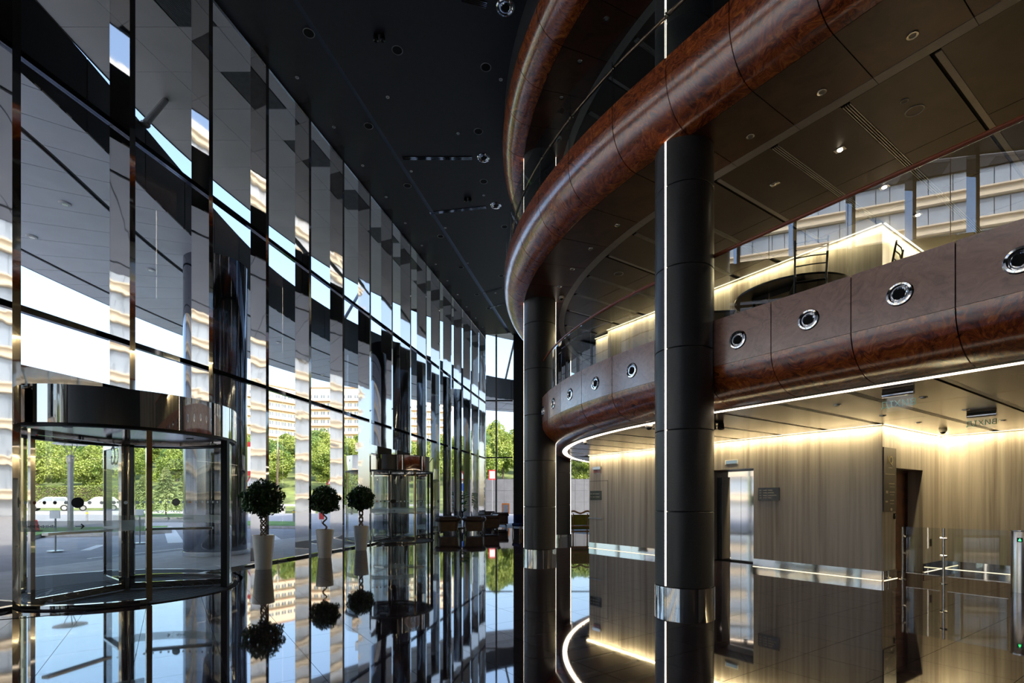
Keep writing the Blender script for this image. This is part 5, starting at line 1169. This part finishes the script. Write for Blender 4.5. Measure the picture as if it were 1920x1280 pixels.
# ------------------------------------------------------------------ grey garden wall beyond the end window
gw = struct('garden_wall', (0, 58, 0)); MB().box((6, 58.3, 2.0), (26, 0.3, 4.0)).build('wall_core', 'matt_black', gw)
wp = MB().box((0, 0, 0), (1.0, 0.10, 1.30)).mesh('wall_panel', 'stone_wall_grey')
for i in range(24):
    for j in range(3): inst(wp, 'wall_panel', gw, Vector((-5.5 + 1.02 * i, 58.1, 0.66 + 1.32 * j)) - wloc(gw))
lw = thing('low_wall', 'low concrete parapet with square posts across the road', 'wall', (-24, 60, 0))
MB().box((-24, 60, 0.95), (30, 0.3, 0.25)).build('rail', 'kerb_stone', lw)
for i in range(9): MB().box((-38 + 3.6 * i, 60, 0.45), (0.5, 0.5, 1.0)).build('post', 'kerb_stone', lw)

# ------------------------------------------------------------------ apartment building on the hill
def block(px0, px1, Y0, Y1, ytop0, cols, rows, label, zbase):
    x0, x1 = (px0 - PX) / F * Y0, (px1 - PX) / F * Y1; zt = H + (HY - ytop0) * Y0 / F; fh = 3.0
    o = thing('apartment_building', label, 'building', ((x0 + x1) / 2, (Y0 + Y1) / 2, zbase)); d = Vector((x1 - x0, Y1 - Y0, 0)); L_ = d.length; d.normalize(); nrm = Vector((d.y, -d.x, 0)); rz = math.atan2(d.y, d.x)
    c_ = Vector(((x0 + x1) / 2, (Y0 + Y1) / 2, 0)); q = c_ - nrm * 6
    MB().box((q.x, q.y, (zbase + zt) / 2), (L_, 12, zt - zbase), rz).build('wall', 'cream_render', o)
    MB().box((q.x, q.y, zt + 0.1), (L_ + 0.6, 12.6, 0.35), rz).build('cornice', 'brick_sill', o)
    wm = MB().box((0, 0, 0), (1.5, 0.16, 1.5), rz).mesh('window', 'window_dark'); fm = MB().box((0, 0, 0), (0.12, 0.22, 1.5), rz).mesh('window_mullion', 'white_paint')
    for r_ in range(rows):
        z = zt - 3.6 - r_ * fh
        p = c_ + nrm * 0.45; MB().box((p.x, p.y, z - 1.25), (L_ * 0.94, 0.9, 0.3), rz).build('balcony_band', 'brick_sill', o); p = c_ + nrm * 0.8; MB().box((p.x, p.y, z - 0.75), (L_ * 0.94, 0.12, 0.75), rz).build('balcony_parapet', 'cream_band', o)
        for k in range(cols):
            t_ = (k + 0.5) / cols; p = Vector((x0, Y0, 0)) + d * (L_ * t_) + nrm * 0.04; w_ = inst(wm, 'window', o, Vector((p.x, p.y, z + 0.2)) - wloc(o)); inst(fm, 'window_mullion', w_)
block(452, 560, 160, 176, 712, 9, 6, 'cream apartment block wing turned away on the hilltop', 14)
block(574, 700, 184, 184, 727, 10, 6, 'cream apartment block with long flat front on the hilltop', 14)
block(706, 850, 198, 208, 742, 11, 6, 'cream apartment block wing farthest along the hilltop', 14)
# tall block across the drive, seen in the mirrors and glass
tw = thing('tower_block', 'tall cream banded tower with blue windows, mirrored in the balcony glass', 'building', (-62, -20, 0))
MB().box((-70, -14, 26), (16, 74, 52)).build('wall', 'window_frame_grey', tw)
for k in range(15):
    z = 2.0 + 3.4 * k; MB().box((-61.6, -14, z), (0.7, 75, 0.80)).build('cream_band', 'cream_band', tw); MB().box((-61.4, -14, z + 0.46), (1.0, 75.4, 0.16)).build('band_moulding', 'cream_render', tw)
wm = MB().box((0, 0, 0), (0.2, 2.2, 2.30)).mesh('window', 'window_blue'); wm2 = MB().box((0, 0, 0), (0.2, 1.32, 2.30)).mesh('window', 'window_blue')
for k in range(14):
    for j in range(20):
        y = -50 + 3.7 * j; inst(wm, 'window', tw, Vector((-61.9, y, 3.7 + 3.4 * k)) - wloc(tw))
        inst(wm2, 'window', tw, Vector((-61.9, y + 1.85, 3.7 + 3.4 * k)) - wloc(tw))
